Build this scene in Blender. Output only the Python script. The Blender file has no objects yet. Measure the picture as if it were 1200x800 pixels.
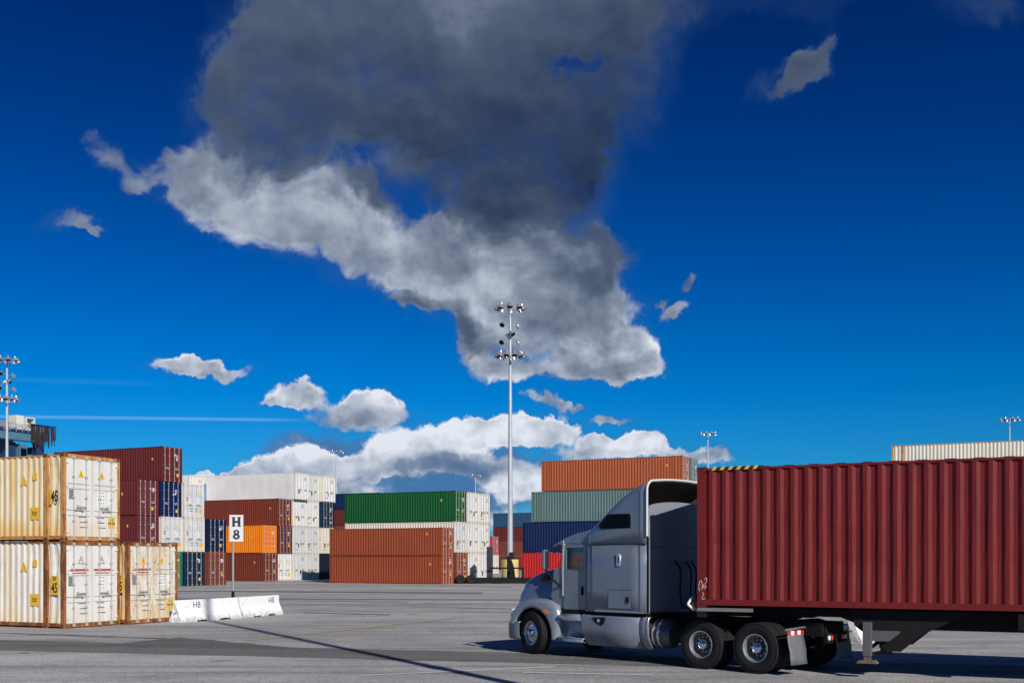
import bpy, bmesh, math, random
from mathutils import Vector, Matrix
R = math.radians
random.seed(7)
scene = bpy.context.scene
COL = scene.collection

# ------------------------------------------------------------------ camera
cam_d = bpy.data.cameras.new('camera'); cam = bpy.data.objects.new('camera', cam_d); COL.objects.link(cam)
cam.location = (0, 0, 2.3); cam.rotation_euler = (R(90), 0, 0)
cam_d.sensor_width = 36; cam_d.lens = 37.5; cam_d.shift_y = 0.2121
cam_d.clip_end = 6000; cam_d.clip_start = 0.1
scene.camera = cam
scene.view_settings.view_transform = 'Standard'
scene.view_settings.look = 'None'
scene.view_settings.exposure = 0.0
scene.view_settings.gamma = 1.0

# ------------------------------------------------------------------ sun
SUN_EL = 30.5
sdir = Vector((0.492, -0.871, 0)).normalized()           # horizontal direction towards the sun
sun_d = bpy.data.lights.new('sun', 'SUN'); sun = bpy.data.objects.new('sun', sun_d); COL.objects.link(sun)
to_sun = Vector((sdir.x*math.cos(R(SUN_EL)), sdir.y*math.cos(R(SUN_EL)), math.sin(R(SUN_EL))))
sun.rotation_euler = to_sun.to_track_quat('Z', 'Y').to_euler()
sun_d.energy = 4.8; sun_d.angle = R(0.53); sun_d.color = (1.0, 0.93, 0.84)

# ------------------------------------------------------------------ node helper
class NT:
    dim = '3D'
    def __init__(s, nt): s.nt = nt; s.n = nt.nodes; s.l = nt.links
    def add(s, t, **kw):
        nd = s.n.new(t)
        for k, v in kw.items(): setattr(nd, k, v)
        return nd
    def put(s, sock, v):
        if isinstance(v, bpy.types.NodeSocket): s.l.new(v, sock)
        elif v is not None:
            try: sock.default_value = v
            except Exception:
                sock.default_value = tuple(v) + (1,)
    def math(s, op, a, b=None, c=None, clamp=False):
        nd = s.add('ShaderNodeMath', operation=op, use_clamp=clamp)
        for i, v in enumerate((a, b, c)):
            if v is not None: s.put(nd.inputs[i], v)
        return nd.outputs[0]
    def vmath(s, op, a, b=None, out=0):
        nd = s.add('ShaderNodeVectorMath', operation=op)
        s.put(nd.inputs[0], a)
        if b is not None: s.put(nd.inputs[1], b)
        return nd.outputs['Value'] if op in ('DOT_PRODUCT', 'LENGTH') else nd.outputs[0]
    def scale(s, v, f):
        nd = s.add('ShaderNodeVectorMath', operation='SCALE'); s.put(nd.inputs[0], v); s.put(nd.inputs[3], f); return nd.outputs[0]
    def noise(s, vec, scale, detail=4, rough=0.55, col=False, dist=0.0):
        nd = s.add('ShaderNodeTexNoise', noise_dimensions=s.dim); s.put(nd.inputs['Vector'], vec)
        nd.inputs['Scale'].default_value = scale; nd.inputs['Detail'].default_value = detail
        nd.inputs['Roughness'].default_value = rough; nd.inputs['Distortion'].default_value = dist
        return nd.outputs['Color' if col else 'Fac']
    def smooth(s, v, a, b, lo=0.0, hi=1.0):
        nd = s.add('ShaderNodeMapRange', interpolation_type='SMOOTHSTEP'); s.put(nd.inputs[0], v)
        for i, q in enumerate((a, b, lo, hi)): nd.inputs[i+1].default_value = q
        return nd.outputs[0]
    def ramp(s, v, stops, interp='LINEAR'):
        nd = s.add('ShaderNodeValToRGB'); s.put(nd.inputs[0], v); cr = nd.color_ramp; cr.interpolation = interp
        while len(cr.elements) < len(stops): cr.elements.new(0.5)
        for e, (p, c) in zip(cr.elements, stops): e.position = p; e.color = tuple(c) + (1,)
        return nd.outputs[0]
    def mix(s, f, a, b, mode='MIX'):
        nd = s.add('ShaderNodeMix', data_type='RGBA', blend_type=mode)
        s.put(nd.inputs[0], f); s.put(nd.inputs[6], a); s.put(nd.inputs[7], b)
        return nd.outputs[2]
    def mapping(s, vec, loc=(0, 0, 0), rot=(0, 0, 0), sc=(1, 1, 1)):
        nd = s.add('ShaderNodeMapping'); s.put(nd.inputs[0], vec)
        nd.inputs[1].default_value = loc; nd.inputs[2].default_value = rot; nd.inputs[3].default_value = sc
        return nd.outputs[0]
    def bump(s, h, strength=0.3, dist=0.01):
        nd = s.add('ShaderNodeBump'); nd.inputs['Strength'].default_value = strength; nd.inputs['Distance'].default_value = dist
        s.put(nd.inputs['Height'], h); return nd.outputs[0]

def srgb(r, g, b):
    f = lambda c: (c/255/12.92) if c/255 <= 0.04045 else ((c/255+0.055)/1.055)**2.4
    return (f(r), f(g), f(b))

# ------------------------------------------------------------------ world: Nishita sky with a cumulus layer
world = bpy.data.worlds.new("World"); scene.world = world; world.use_nodes = True
W = NT(world.node_tree); W.n.clear(); W.dim = '2D'
SKY_STRENGTH = 0.10
sky = W.add('ShaderNodeTexSky', sky_type='NISHITA', sun_disc=False)
sky.sun_elevation = R(SUN_EL); sky.sun_rotation = math.atan2(sdir.x, sdir.y)
sky.air_density = 1.0; sky.dust_density = 0.3; sky.ozone_density = 3.0
geo = W.add('ShaderNodeTexCoord'); D = geo.outputs['Generated']
sep = W.add('ShaderNodeSeparateXYZ'); W.put(sep.inputs[0], D)
dx, dy, dz = sep.outputs
# polarised look: deepen the sky with elevation
elev = W.math('MAXIMUM', dz, 0.0)
tint = W.ramp(elev, [(0.0, (0.20, 0.44, 0.86)), (0.07, (0.05, 0.46, 0.84)), (0.15, (0.0, 0.38, 0.83)), (0.25, (0.0, 0.25, 0.67)), (0.35, (0.0, 0.16, 0.50)), (0.46, (0.0, 0.10, 0.36)), (1.0, (0.005, 0.09, 0.30))])
skycol = W.mix(1.0, sky.outputs[0], tint, 'MULTIPLY')
skycol = W.scale(skycol, SKY_STRENGTH)
# cloud coordinates: (x/|y|, z/|y|), mirrored behind
ay = W.math('MAXIMUM', dy, 0.12)
u = W.math('DIVIDE', dx, ay); v = W.math('DIVIDE', dz, ay)
cmb = W.add('ShaderNodeCombineXYZ'); W.put(cmb.inputs[0], u); W.put(cmb.inputs[1], v); P0 = cmb.outputs[0]
def warp(P, sc, amp, detail=3, rough=0.5):
    c = W.noise(P, sc, detail, rough, col=True)
    c = W.vmath('SUBTRACT', c, (0.5, 0.5, 0.5)); return W.vmath('ADD', P, W.scale(c, amp))
P1 = warp(P0, 5, 0.080, 3); P1 = warp(P1, 13, 0.060, 4, 0.55); P1 = warp(P1, 40, 0.022, 6, 0.62)
P2 = warp(P0, 15, 0.034, 4, 0.6); P2 = warp(P2, 50, 0.014, 4, 0.65)
# blobs: cx, cy, rx, ry (photograph-scale units of 1/1250), rotation, weight, tone
BL = [
 # big grey upper cloud
 (325,70,85,95,0,1.0,.52),(300,25,60,60,0,1,.44),(440,40,140,95,0,1.1,.48),(450,115,90,48,0,.9,.36),(590,60,130,115,0,1.2,.42),(575,170,95,72,0,1.1,.30),
 (685,60,75,90,0,.9,.36),(560,-50,200,80,0,1.2,.60),(560,12,60,35,0,.7,.78),(610,235,58,46,0,.8,.32),(258,95,28,28,0,.7,.46),(650,185,50,52,0,.8,.32),
 (300,135,60,40,20,1.0,.36),(380,150,60,30,0,.7,.34),(668,92,14,12,0,-1.2,.3),(360,182,60,20,12,.50,.45),(430,205,60,20,12,.45,.42),
 # lower bright band
 (205,200,52,30,-10,.9,.62),(280,228,84,44,-18,1.2,.84),(370,266,98,50,-18,1.25,.88),(460,300,98,52,-15,1.25,.82),(550,322,90,50,-20,1.2,.92),
 (530,280,60,34,0,.8,.56),(605,290,70,44,0,.9,.50),(630,345,76,46,-20,1.1,.82),(690,378,58,38,0,1.0,.72),(650,408,80,30,0,.9,.74),(716,415,50,28,0,1.1,.92),(752,428,22,14,0,.9,.85),(700,440,60,12,0,.8,.70),
 (590,430,46,12,0,.8,.74),(690,285,20,30,25,.8,.52),(665,325,46,44,0,.8,.50),(425,218,40,12,-25,.6,.5),(485,360,32,10,0,.9,.40),(555,385,40,16,-25,.8,.40),
 (738,345,14,10,0,.5,.6),(200,165,14,14,0,.5,.6),(350,190,18,10,0,.5,.55),
 (124,186,16,22,25,1.0,.60),(147,222,16,16,0,.9,.60),(92,265,32,9,-8,1.2,.62),(115,272,18,5,0,.8,.55),
 (925,90,40,15,28,1.05,.46),(958,70,24,20,30,.9,.44),(972,48,14,14,0,.6,.40),(1140,4,70,24,0,.8,.28),(825,0,60,30,0,.5,.26),(940,8,60,22,0,.5,.26),
 (798,328,10,8,0,1.1,.62),(793,356,20,10,0,1.2,.66),(766,346,7,7,0,1.0,.55),
 (636,469,24,7,-15,1.0,.66),(722,490,30,5,0,1.0,.68),(676,475,16,4,0,.9,.6),
 (235,433,56,7,0,1.1,.72),(222,426,24,9,0,1.0,.90),(345,465,27,12,0,1.1,.86),(358,442,8,5,0,.9,.9),(425,491,58,15,0,1.1,.74),(440,476,34,12,0,1.0,.94),(322,474,18,4,0,.8,.7),
 # low bank: separate puffs
 (465,522,24,17,0,1.1,.98),(512,514,26,18,0,1.1,1.0),(562,506,30,19,0,1.2,1.0),(612,500,24,15,0,1.1,1.0),(650,497,26,13,0,1.1,1.0),(345,541,30,17,0,1.1,1.0),(308,550,18,11,0,1.0,1.0),(390,548,26,13,0,1.0,.98),(758,514,18,12,0,1.1,.98),(700,512,16,9,0,1.0,.95),(438,474,26,14,0,1.0,.98),(345,460,16,13,0,1.1,.95),(228,425,20,10,0,1.0,.95),
 (330,545,46,14,0,1.1,1.0),(305,556,26,10,0,1.0,1.0),(385,556,56,12,0,.9,.92),(465,528,34,12,0,1.0,.98),(520,520,46,14,0,1.0,.96),(590,505,50,13,0,1.1,1.0),(640,500,34,10,0,1.0,1.0),
 (650,522,50,10,0,.8,.86),(540,545,60,9,0,.7,.62),(612,572,46,18,0,1.0,.98),(410,585,60,9,0,.8,.8),(700,516,24,8,0,.9,.94),(752,518,28,11,0,1.1,.96),(735,532,50,7,0,.9,.78),
 (830,532,30,8,0,.9,.62),(235,562,50,8,0,.9,1.0),(130,590,90,12,0,.8,.9),(930,585,80,10,0,.7,.85),(500,610,300,12,0,.8,.85),
 (500,550,50,14,0,.7,.60),(430,548,50,14,0,.9,.78),(575,552,50,14,0,.7,.56),(360,565,60,12,0,.9,.78),(270,562,40,8,0,.9,.95),(545,506,36,12,0,1.0,.98),(675,540,40,12,0,.8,.70),(780,525,22,7,0,.8,.8),(820,540,40,8,0,.8,.7),
 # outside the frame the same broken layer goes on
 (-190,330,100,40,10,1,.6),(-300,120,160,60,0,1,.5),(-260,480,90,14,0,1,.8),(1350,230,100,46,0,1,.55),(1500,430,120,24,0,1,.75),(1450,-60,150,70,0,1,.4),(-260,-150,170,80,0,1,.4),(1340,560,90,12,0,1,.85),(-420,560,160,16,0,1,.85),
]
def blobs(P):
    """soft ellipses summed; tone rises towards the top of each one (lit from above)"""
    dens = tsum = wsum = None; K = 2.6
    for cx, cy, rx, ry, rot, w, tone in BL:
        U = (cx-600)/1250; V = (654.5-cy)/1250; k = 1.74 if ry > 20 else 1.9
        nd = W.add('ShaderNodeMapping', vector_type='TEXTURE'); W.put(nd.inputs[0], P2 if cy > 400 else P)
        nd.inputs[1].default_value = (U, V, 0); nd.inputs[2].default_value = (0, 0, R(rot)); nd.inputs[3].default_value = (rx*k/1250, ry*k/1250, 1)
        f = W.math('SUBTRACT', 1.0, W.vmath('DOT_PRODUCT', nd.outputs[0], nd.outputs[0]), clamp=True)
        f2 = W.math('MULTIPLY', f, f); tt = tone-0.03-K*V
        dens = W.math('MULTIPLY', f2, w) if dens is None else W.math('MULTIPLY_ADD', f2, w, dens)
        tsum = W.math('MULTIPLY', f2, tt) if tsum is None else W.math('MULTIPLY_ADD', f2, tt, tsum)
        wsum = f2 if wsum is None else W.math('ADD', wsum, f2)
    tn = W.math('DIVIDE', tsum, W.math('ADD', wsum, 0.0001))
    return W.math('MINIMUM', dens, 1.4), W.math('MULTIPLY_ADD', v, K, tn)
dens, tone = blobs(P1)
def cloudnoise(P):
    vo = W.add('ShaderNodeTexVoronoi', feature='SMOOTH_F1', voronoi_dimensions='2D'); vo.inputs['Scale'].default_value = 13
    vo.inputs['Detail'].default_value = 3.0; vo.inputs['Roughness'].default_value = 0.55; vo.inputs['Lacunarity'].default_value = 2.1
    vo.inputs['Smoothness'].default_value = 0.5
    W.put(vo.inputs['Vector'], P)
    b = W.math('SUBTRACT', 0.95, vo.outputs['Distance'])
    return W.math('ADD', W.math('MULTIPLY', W.noise(P, 8, 9, 0.60), 0.66), W.math('MULTIPLY', b, 0.34))
Pn = W.mapping(warp(P0, 9, 0.03, 4), sc=(1, 1.2, 1))
n1 = cloudnoise(Pn)
n2 = cloudnoise(W.vmath('ADD', Pn, (0.007, 0.017, 0)))
n3 = W.noise(P0, 4.5, 2, 0.5)
n4 = W.noise(P0, 48, 8, 0.68)
d = W.math('ADD', dens, W.math('MULTIPLY', W.math('SUBTRACT', n1, 0.5), 1.55))
d = W.math('ADD', d, W.math('MULTIPLY', W.math('SUBTRACT', n4, 0.5), 0.50))
d = W.math('MULTIPLY', d, W.smooth(dens, 0.0, 0.22))
soft = W.smooth(v, 0.12, 0.42, 0.46, 0.98)          # the high cloud has frayed, softer edges
alpha = W.math('DIVIDE', W.math('SUBTRACT', d, 0.28), soft, clamp=True)
alpha = W.smooth(alpha, 0.0, 1.0)
alpha = W.math('MULTIPLY', alpha, W.smooth(v, 0.20, 0.5, 0.98, 0.93))
relief = W.math('MULTIPLY', W.math('SUBTRACT', n1, n2), W.smooth(v, 0.12, 0.42, 1.05, 0.40))
t = W.math('ADD', tone, relief)
t = W.math('ADD', t, W.math('MULTIPLY', W.math('SUBTRACT', n3, 0.5), 0.30))
edge = W.smooth(d, 0.5, 1.5)
t = W.math('SUBTRACT', t, W.math('MULTIPLY', W.math('SUBTRACT', edge, 0.4), 0.16), clamp=True)
ccol = W.ramp(t, [(0.0, srgb(28, 45, 78)), (0.22, srgb(56, 70, 94)), (0.45, srgb(84, 96, 117)), (0.65, srgb(132, 143, 162)), (0.82, srgb(182, 191, 205)), (1.0, srgb(232, 236, 244))])
# air between the eye and the low far clouds
ccol = W.mix(W.math('MULTIPLY', W.smooth(v, 0.16, 0.05), W.smooth(t, 0.85, 0.35, 0.10, 0.55)), ccol, srgb(84, 134, 190))
# high thin contrails
ct = W.math('ABSOLUTE', W.math('SUBTRACT', v, W.math('MULTIPLY_ADD', u, -0.012, (654.5-495)/1250)))
con = W.math('MULTIPLY', W.smooth(ct, 0.0004, 0.0022, 1, 0), W.smooth(u, -0.25, -0.18, 0.42, 0))
ct2 = W.math('ABSOLUTE', W.math('SUBTRACT', v, W.math('MULTIPLY_ADD', u, -0.03, (654.5-462)/1250)))
con2 = W.math('MULTIPLY', W.smooth(ct2, 0.0, 0.004, 1, 0), W.smooth(u, -0.38, -0.30, 0.10, 0))
con = W.math('MULTIPLY', W.math('ADD', con, W.math('MULTIPLY', con2, 0.5), clamp=True), 0.75)
skycol = W.mix(con, skycol, srgb(150, 200, 240))
# thin veil round the clouds
veil = W.math('MULTIPLY', W.smooth(dens, 0.05, 0.9), 0.22)
skycol2 = W.mix(veil, skycol, srgb(60, 95, 140))
bm_ = W.vmath('SUBTRACT', P1, ((480-600)/1250, (654.5-568)/1250, 0))
bp = W.vmath('DOT_PRODUCT', bm_, (1250/250, 0, 0)); bq = W.vmath('DOT_PRODUCT', bm_, (0, 1250/72, 0))
br = W.math('MULTIPLY_ADD', bq, bq, W.math('MULTIPLY', bp, bp))
bank = W.smooth(W.math('ADD', W.math('SUBTRACT', 1.0, br), W.math('MULTIPLY', W.math('SUBTRACT', n1, 0.5), 1.8)), -0.05, 0.55, 0.0, 0.9)
skycol2 = W.mix(bank, skycol2, W.mix(W.smooth(n1, 0.40, 0.62), srgb(72, 112, 162), srgb(124, 152, 190)))
front = W.mix(alpha, skycol2, ccol)
# behind the camera: a generic broken layer
dzs = W.math('ADD', W.math('MAXIMUM', dz, 0.0), 0.12)
cb = W.add('ShaderNodeCombineXYZ'); W.put(cb.inputs[0], W.math('DIVIDE', dx, dzs)); W.put(cb.inputs[1], W.math('DIVIDE', dy, dzs))
nb = W.noise(cb.outputs[0], 0.9, 8, 0.6)
back = W.mix(W.smooth(nb, 0.60, 0.74), skycol, srgb(120, 128, 148))
ff = W.math('MULTIPLY', W.smooth(dy, 0.2, 0.45), W.smooth(dz, -0.02, 0.0))
back = W.mix(W.smooth(dz, -0.02, 0.0), srgb(96, 98, 104), back)      # below the horizon
bgb = W.add('ShaderNodeBackground'); W.put(bgb.inputs[0], back)
bg = W.add('ShaderNodeBackground'); W.put(bg.inputs[0], front)
mxs = W.add('ShaderNodeMixShader'); W.put(mxs.inputs[0], ff); W.l.new(bgb.outputs[0], mxs.inputs[1]); W.l.new(bg.outputs[0], mxs.inputs[2])
wo = W.add('ShaderNodeOutputWorld'); W.l.new(mxs.outputs[0], wo.inputs[0])
world.cycles.sampling_method = 'NONE'
scene.cycles.max_bounces = 6; scene.cycles.diffuse_bounces = 3; scene.cycles.glossy_bounces = 3; scene.cycles.transparent_max_bounces = 6

# ------------------------------------------------------------------ mesh builder
class MB:
    def __init__(s): s.v = []; s.f = []; s.m = []; s.sm = []
    def face(s, idx, mi=0, sm=False): s.f.append(tuple(idx)); s.m.append(mi); s.sm.append(sm)
    def vert(s, p): s.v.append(tuple(p)); return len(s.v)-1
    def poly(s, pts, mi=0):
        b = len(s.v); s.v += [tuple(p) for p in pts]; s.face(range(b, b+len(pts)), mi); return s
    def box(s, x0, x1, y0, y1, z0, z1, mi=0, M=None):
        b = len(s.v)
        P = [(x0,y0,z0),(x1,y0,z0),(x1,y1,z0),(x0,y1,z0),(x0,y0,z1),(x1,y0,z1),(x1,y1,z1),(x0,y1,z1)]
        if M is not None: P = [tuple(M @ Vector(p)) for p in P]
        s.v += P
        for q in ((0,3,2,1),(4,5,6,7),(0,1,5,4),(1,2,6,5),(2,3,7,6),(3,0,4,7)): s.face([b+i for i in q], mi)
        return s
    def bar(s, a, b_, r, n=8, mi=0, r2=None, cap=True):
        a = Vector(a); c = Vector(b_); r2 = r if r2 is None else r2
        q = (c-a).to_track_quat('Z', 'Y'); b = len(s.v)
        for P, rr in ((a, r), (c, r2)):
            for i in range(n):
                an = 2*math.pi*i/n; s.v.append(tuple(P + q @ Vector((rr*math.cos(an), rr*math.sin(an), 0))))
        for i in range(n):
            j = (i+1) % n; s.face((b+i, b+j, b+n+j, b+n+i), mi, n > 6)
        if cap: s.face([b+n-1-i for i in range(n)], mi); s.face([b+n+i for i in range(n)], mi)
        return s
    def path(s, pts, r, n=8, mi=0):
        for a, b in zip(pts[:-1], pts[1:]): s.bar(a, b, r, n, mi)
        return s
    def extrude(s, pts, axis, a, b, mi=0):
        # pts 2-D polygon; axis 'y': pts are (x,z); 'x': (y,z); 'z': (x,y)
        def mk(p, t): return {'y': (p[0], t, p[1]), 'x': (t, p[0], p[1]), 'z': (p[0], p[1], t)}[axis]
        n = len(pts); k = len(s.v)
        s.v += [mk(p, a) for p in pts] + [mk(p, b) for p in pts]
        s.face(range(k+n-1, k-1, -1), mi); s.face(range(k+n, k+2*n), mi)
        for i in range(n):
            j = (i+1) % n; s.face((k+i, k+j, k+n+j, k+n+i), mi)
        return s
    def grid(s, rows, mi=0, sm=True, closed=False):
        k = len(s.v); n = len(rows[0])
        for r in rows: s.v += [tuple(p) for p in r]
        for i in range(len(rows)-1):
            for j in range(n if closed else n-1):
                j2 = (j+1) % n
                s.face((k+i*n+j, k+i*n+j2, k+(i+1)*n+j2, k+(i+1)*n+j), mi, sm)
        return s
    def lathe(s, prof, n=40, mi=0, M=None, axis='y', sm=True):
        rows = []
        for r, t in prof:
            row = []
            for i in range(n):
                a = 2*math.pi*i/n; c, q = r*math.cos(a), r*math.sin(a)
                p = Vector((c, t, q)) if axis == 'y' else Vector((c, q, t))
                row.append(M @ p if M is not None else p)
            rows.append(row)
        return s.grid(rows, mi, sm, True)
    def mesh(s, name, mats=(), sharp=40, merge=False):
        me = bpy.data.meshes.new(name); me.from_pydata(s.v, [], s.f)
        me.polygons.foreach_set('material_index', s.m); me.polygons.foreach_set('use_smooth', s.sm)
        bm = bmesh.new(); bm.from_mesh(me)
        if merge: bmesh.ops.remove_doubles(bm, verts=bm.verts, dist=0.0005)
        bmesh.ops.recalc_face_normals(bm, faces=bm.faces); bm.to_mesh(me); bm.free()
        for m in mats: me.materials.append(m)
        if any(s.sm): me.set_sharp_from_angle(angle=R(sharp))
        me.update(); return me
    def obj(s, name, mats, parent=None, bevel=0, seg=2, sharp=40, merge=False, solid=0):
        if not isinstance(mats, (list, tuple)): mats = [mats]
        return link(name, s.mesh(name, mats, sharp, merge), parent, bevel, seg, solid)

def link(name, me, parent=None, bevel=0, seg=2, solid=0):
    o = bpy.data.objects.new(name, me); COL.objects.link(o)
    if parent is not None: o.parent = parent
    if solid:
        m = o.modifiers.new('solidify', 'SOLIDIFY'); m.thickness = solid; m.offset = -1
    if bevel:
        m = o.modifiers.new('bevel', 'BEVEL'); m.width = bevel; m.segments = seg; m.limit_method = 'ANGLE'; m.angle_limit = R(35)
    return o
def thing(name, label, cat, loc=(0,0,0), rz=0, group=None):
    o = bpy.data.objects.new(name, None); COL.objects.link(o); o.location = loc; o.rotation_euler = (0, 0, rz)
    o.empty_display_size = 0.3
    return tag(o, label, cat, group)
def tag(o, label=None, cat=None, group=None, kind=None):
    if label: o['label'] = label
    if cat: o['category'] = cat
    if group: o['group'] = group
    if kind: o['kind'] = kind
    return o
_txt = {}
def text_mesh(body, size, extrude=0.001, bold=0.0, key=None):
    k = (body, size, extrude, bold)
    if k in _txt: return _txt[k]
    c = bpy.data.curves.new('lettering', 'FONT'); c.body = body; c.size = size; c.extrude = extrude; c.offset = bold
    c.align_x = 'CENTER'; c.align_y = 'CENTER'; c.space_line = 0.85
    o = bpy.data.objects.new('lettering', c); COL.objects.link(o)
    bpy.context.view_layer.update()
    me = bpy.data.meshes.new_from_object(o.evaluated_get(bpy.context.evaluated_depsgraph_get()))
    bpy.data.objects.remove(o); _txt[k] = me; return me
def text(body, size, mat, parent, loc, rot, bold=0.0, sx=1.0, name='lettering', extrude=0.0012):
    me = text_mesh(body, size, extrude, bold).copy(); me.materials.clear(); me.materials.append(mat)
    o = link(name, me, parent); o.location = loc; o.rotation_euler = rot; o.scale = (sx, 1, 1); return o

# ------------------------------------------------------------------ materials
MATS = {}
def simple(name, col, rough=0.6, metal=0.0, noise=0.12, nscale=6, bump=0.0, bscale=40, coat=0.0, spec=0.5, emit=None, trans=0.0):
    if name in MATS: return MATS[name]
    m = bpy.data.materials.new(name); m.use_nodes = True; T = NT(m.node_tree); b = T.n['Principled BSDF']
    co = T.add('ShaderNodeTexCoord').outputs['Object']
    if noise:
        f = T.noise(co, nscale, 6, 0.6)
        c = T.mix(f, tuple(x*(1-noise*1.6) for x in col), tuple(min(1, x*(1+noise*1.2)) for x in col))
        T.put(b.inputs['Base Color'], c)
    else: T.put(b.inputs['Base Color'], col)
    b.inputs['Roughness'].default_value = rough; b.inputs['Metallic'].default_value = metal
    b.inputs['Coat Weight'].default_value = coat; b.inputs['Coat Roughness'].default_value = 0.08
    b.inputs['Specular IOR Level'].default_value = spec
    b.inputs['Transmission Weight'].default_value = trans
    if bump: T.put(b.inputs['Normal'], T.bump(T.noise(co, bscale, 4, 0.6), bump, 0.004))
    MATS[name] = m; return m
def paint(name, col, rust=0.15, dirt=0.3, rough=0.5, rustcol=(0.23, 0.085, 0.03), streak=1.0, stain=0.0):
    """Weathered container paint: fading, vertical streaks, rust that gathers low on the panel and in patches."""
    if name in MATS: return MATS[name]
    m = bpy.data.materials.new(name); m.use_nodes = True; T = NT(m.node_tree); b = T.n['Principled BSDF']
    co = T.add('ShaderNodeTexCoord').outputs['Object']
    oi = T.add('ShaderNodeObjectInfo').outputs['Random']
    off = T.add('ShaderNodeCombineXYZ'); T.put(off.inputs[0], T.math('MULTIPLY', oi, 37.0)); T.put(off.inputs[1], T.math('MULTIPLY', oi, 11.0))
    pc = T.vmath('ADD', co, off.outputs[0])
    fade = T.noise(pc, 0.7, 5, 0.6)
    c = T.mix(fade, tuple(x*0.82 for x in col), tuple(min(1, x*1.14+0.002) for x in col))
    st = T.noise(T.mapping(pc, sc=(5.5, 5.5, 0.22)), 1.6, 7, 0.68)
    dirty = T.math('MULTIPLY', T.smooth(st, 0.48, 0.78), dirt*streak)
    c = T.mix(dirty, c, tuple(0.45*x+0.006 for x in col))
    if stain:
        sn = T.noise(T.mapping(pc, sc=(1.6, 1.6, 0.25)), 1.1, 6, 0.66)
        zz = T.add('ShaderNodeSeparateXYZ'); T.put(zz.inputs[0], co)
        low = T.math('MULTIPLY', T.smooth(zz.outputs[2], 1.0, 0.1), 0.22)
        c = T.mix(T.math('MULTIPLY', T.smooth(T.math('ADD', sn, low), 0.44, 0.72), stain), c, (0.64, 0.40, 0.13))
    r1 = T.noise(T.mapping(pc, sc=(3.2, 3.2, 0.5)), 2.2, 9, 0.72)
    r2 = T.noise(pc, 9, 6, 0.7)
    rr = T.math('ADD', T.math('MULTIPLY', r1, 0.72), T.math('MULTIPLY', r2, 0.28))
    th = 0.80-0.34*rust
    rf = T.smooth(rr, th, th+0.06)
    halo = T.math('MULTIPLY', T.smooth(rr, th-0.11, th+0.02), min(1, rust*1.5))
    c = T.mix(halo, c, (0.72*col[0]+0.06, 0.58*col[1]+0.02, 0.36*col[2]+0.003))
    c = T.mix(rf, c, T.mix(r2, tuple(x*0.45 for x in rustcol), tuple(x*1.5 for x in rustcol)))
    b.inputs['Specular IOR Level'].default_value = 0.22
    T.put(b.inputs['Base Color'], c)
    T.put(b.inputs['Roughness'], T.math('ADD', rough, T.math('MULTIPLY', rf, 0.35), clamp=True))
    T.put(b.inputs['Normal'], T.bump(T.math('ADD', T.noise(pc, 3.0, 3), T.math('MULTIPLY', rf, 0.4)), 0.25, 0.012))
    MATS[name] = m; return m

M_rubber = simple('tyre_rubber', (0.014, 0.014, 0.016), 0.8, spec=0.3, noise=0.25, nscale=14, bump=0.2, bscale=90)
M_black = simple('black_steel', (0.009, 0.0095, 0.011), 0.7, noise=0.3, nscale=5, spec=0.2)
M_frame = simple('dark_frame_paint', (0.010, 0.010, 0.012), 0.7, noise=0.35, nscale=4, bump=0.2, spec=0.2)
M_chrome = simple('polished_aluminium', (0.72, 0.73, 0.75), 0.28, 0.85, noise=0.10, nscale=12)
M_disc = simple('brushed_wheel_disc', (0.16, 0.165, 0.175), 0.45, 0.6, noise=0.2, nscale=12)
M_galv = simple('galvanised_steel', (0.42, 0.43, 0.44), 0.45, 0.55, noise=0.15, nscale=8)
M_rod = simple('zinc_locking_bar', (0.50, 0.50, 0.49), 0.5, 0.25, noise=0.2, nscale=10)
M_gasket = simple('door_gasket', (0.02, 0.02, 0.022), 0.8, noise=0.2)
M_yellow = simple('yellow_sticker', (0.78, 0.46, 0.03), 0.55, noise=0.2, nscale=20)
M_ink = simple('black_ink', (0.015, 0.015, 0.016), 0.6, noise=0)
M_whitelabel = simple('white_sticker', (0.75, 0.76, 0.76), 0.5, noise=0.1, nscale=20)
M_greylabel = simple('grey_plate', (0.20, 0.20, 0.21), 0.5, noise=0.2)
M_redlabel = simple('red_marking', (0.45, 0.09, 0.05), 0.6, noise=0.3, nscale=25)
M_silver = simple('silver_grey_paint', (0.175, 0.215, 0.285), 0.31, 0.25, noise=0.06, nscale=3, coat=0.8)
def grime(m):
    T = NT(m.node_tree); b = T.n['Principled BSDF']; src = b.inputs['Base Color'].links[0].from_socket
    co = T.add('ShaderNodeTexCoord').outputs['Object']; z = T.add('ShaderNodeSeparateXYZ'); T.put(z.inputs[0], co)
    n = T.noise(T.mapping(co, sc=(1.2, 1.2, 0.35)), 3.0, 8, 0.7); n2 = T.noise(co, 1.1, 4, 0.6)
    f = T.math('MULTIPLY', T.smooth(T.math('ADD', n, T.math('MULTIPLY', T.smooth(z.outputs[2], 1.6, 0.3), 0.14)), 0.46, 0.72), 0.38)
    c = T.mix(f, src, (0.11, 0.11, 0.115)); c = T.mix(T.smooth(n2, 0.35, 0.7, 0.0, 0.18), c, (0.20, 0.23, 0.27))
    T.put(b.inputs['Base Color'], c); T.put(b.inputs['Roughness'], T.math('MULTIPLY_ADD', f, 0.4, b.inputs['Roughness'].default_value))
    T.put(b.inputs['Normal'], T.bump(T.noise(co, 2.2, 3, 0.5), 0.06, 0.05))
grime(M_silver)
M_silverfender = simple('pale_silver_paint', (0.25, 0.285, 0.345), 0.28, 0.3, noise=0.06, nscale=3, coat=0.8)
M_glassdark = simple('tinted_glass', (0.003, 0.004, 0.006), 0.1, noise=0, spec=0.12)
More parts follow.
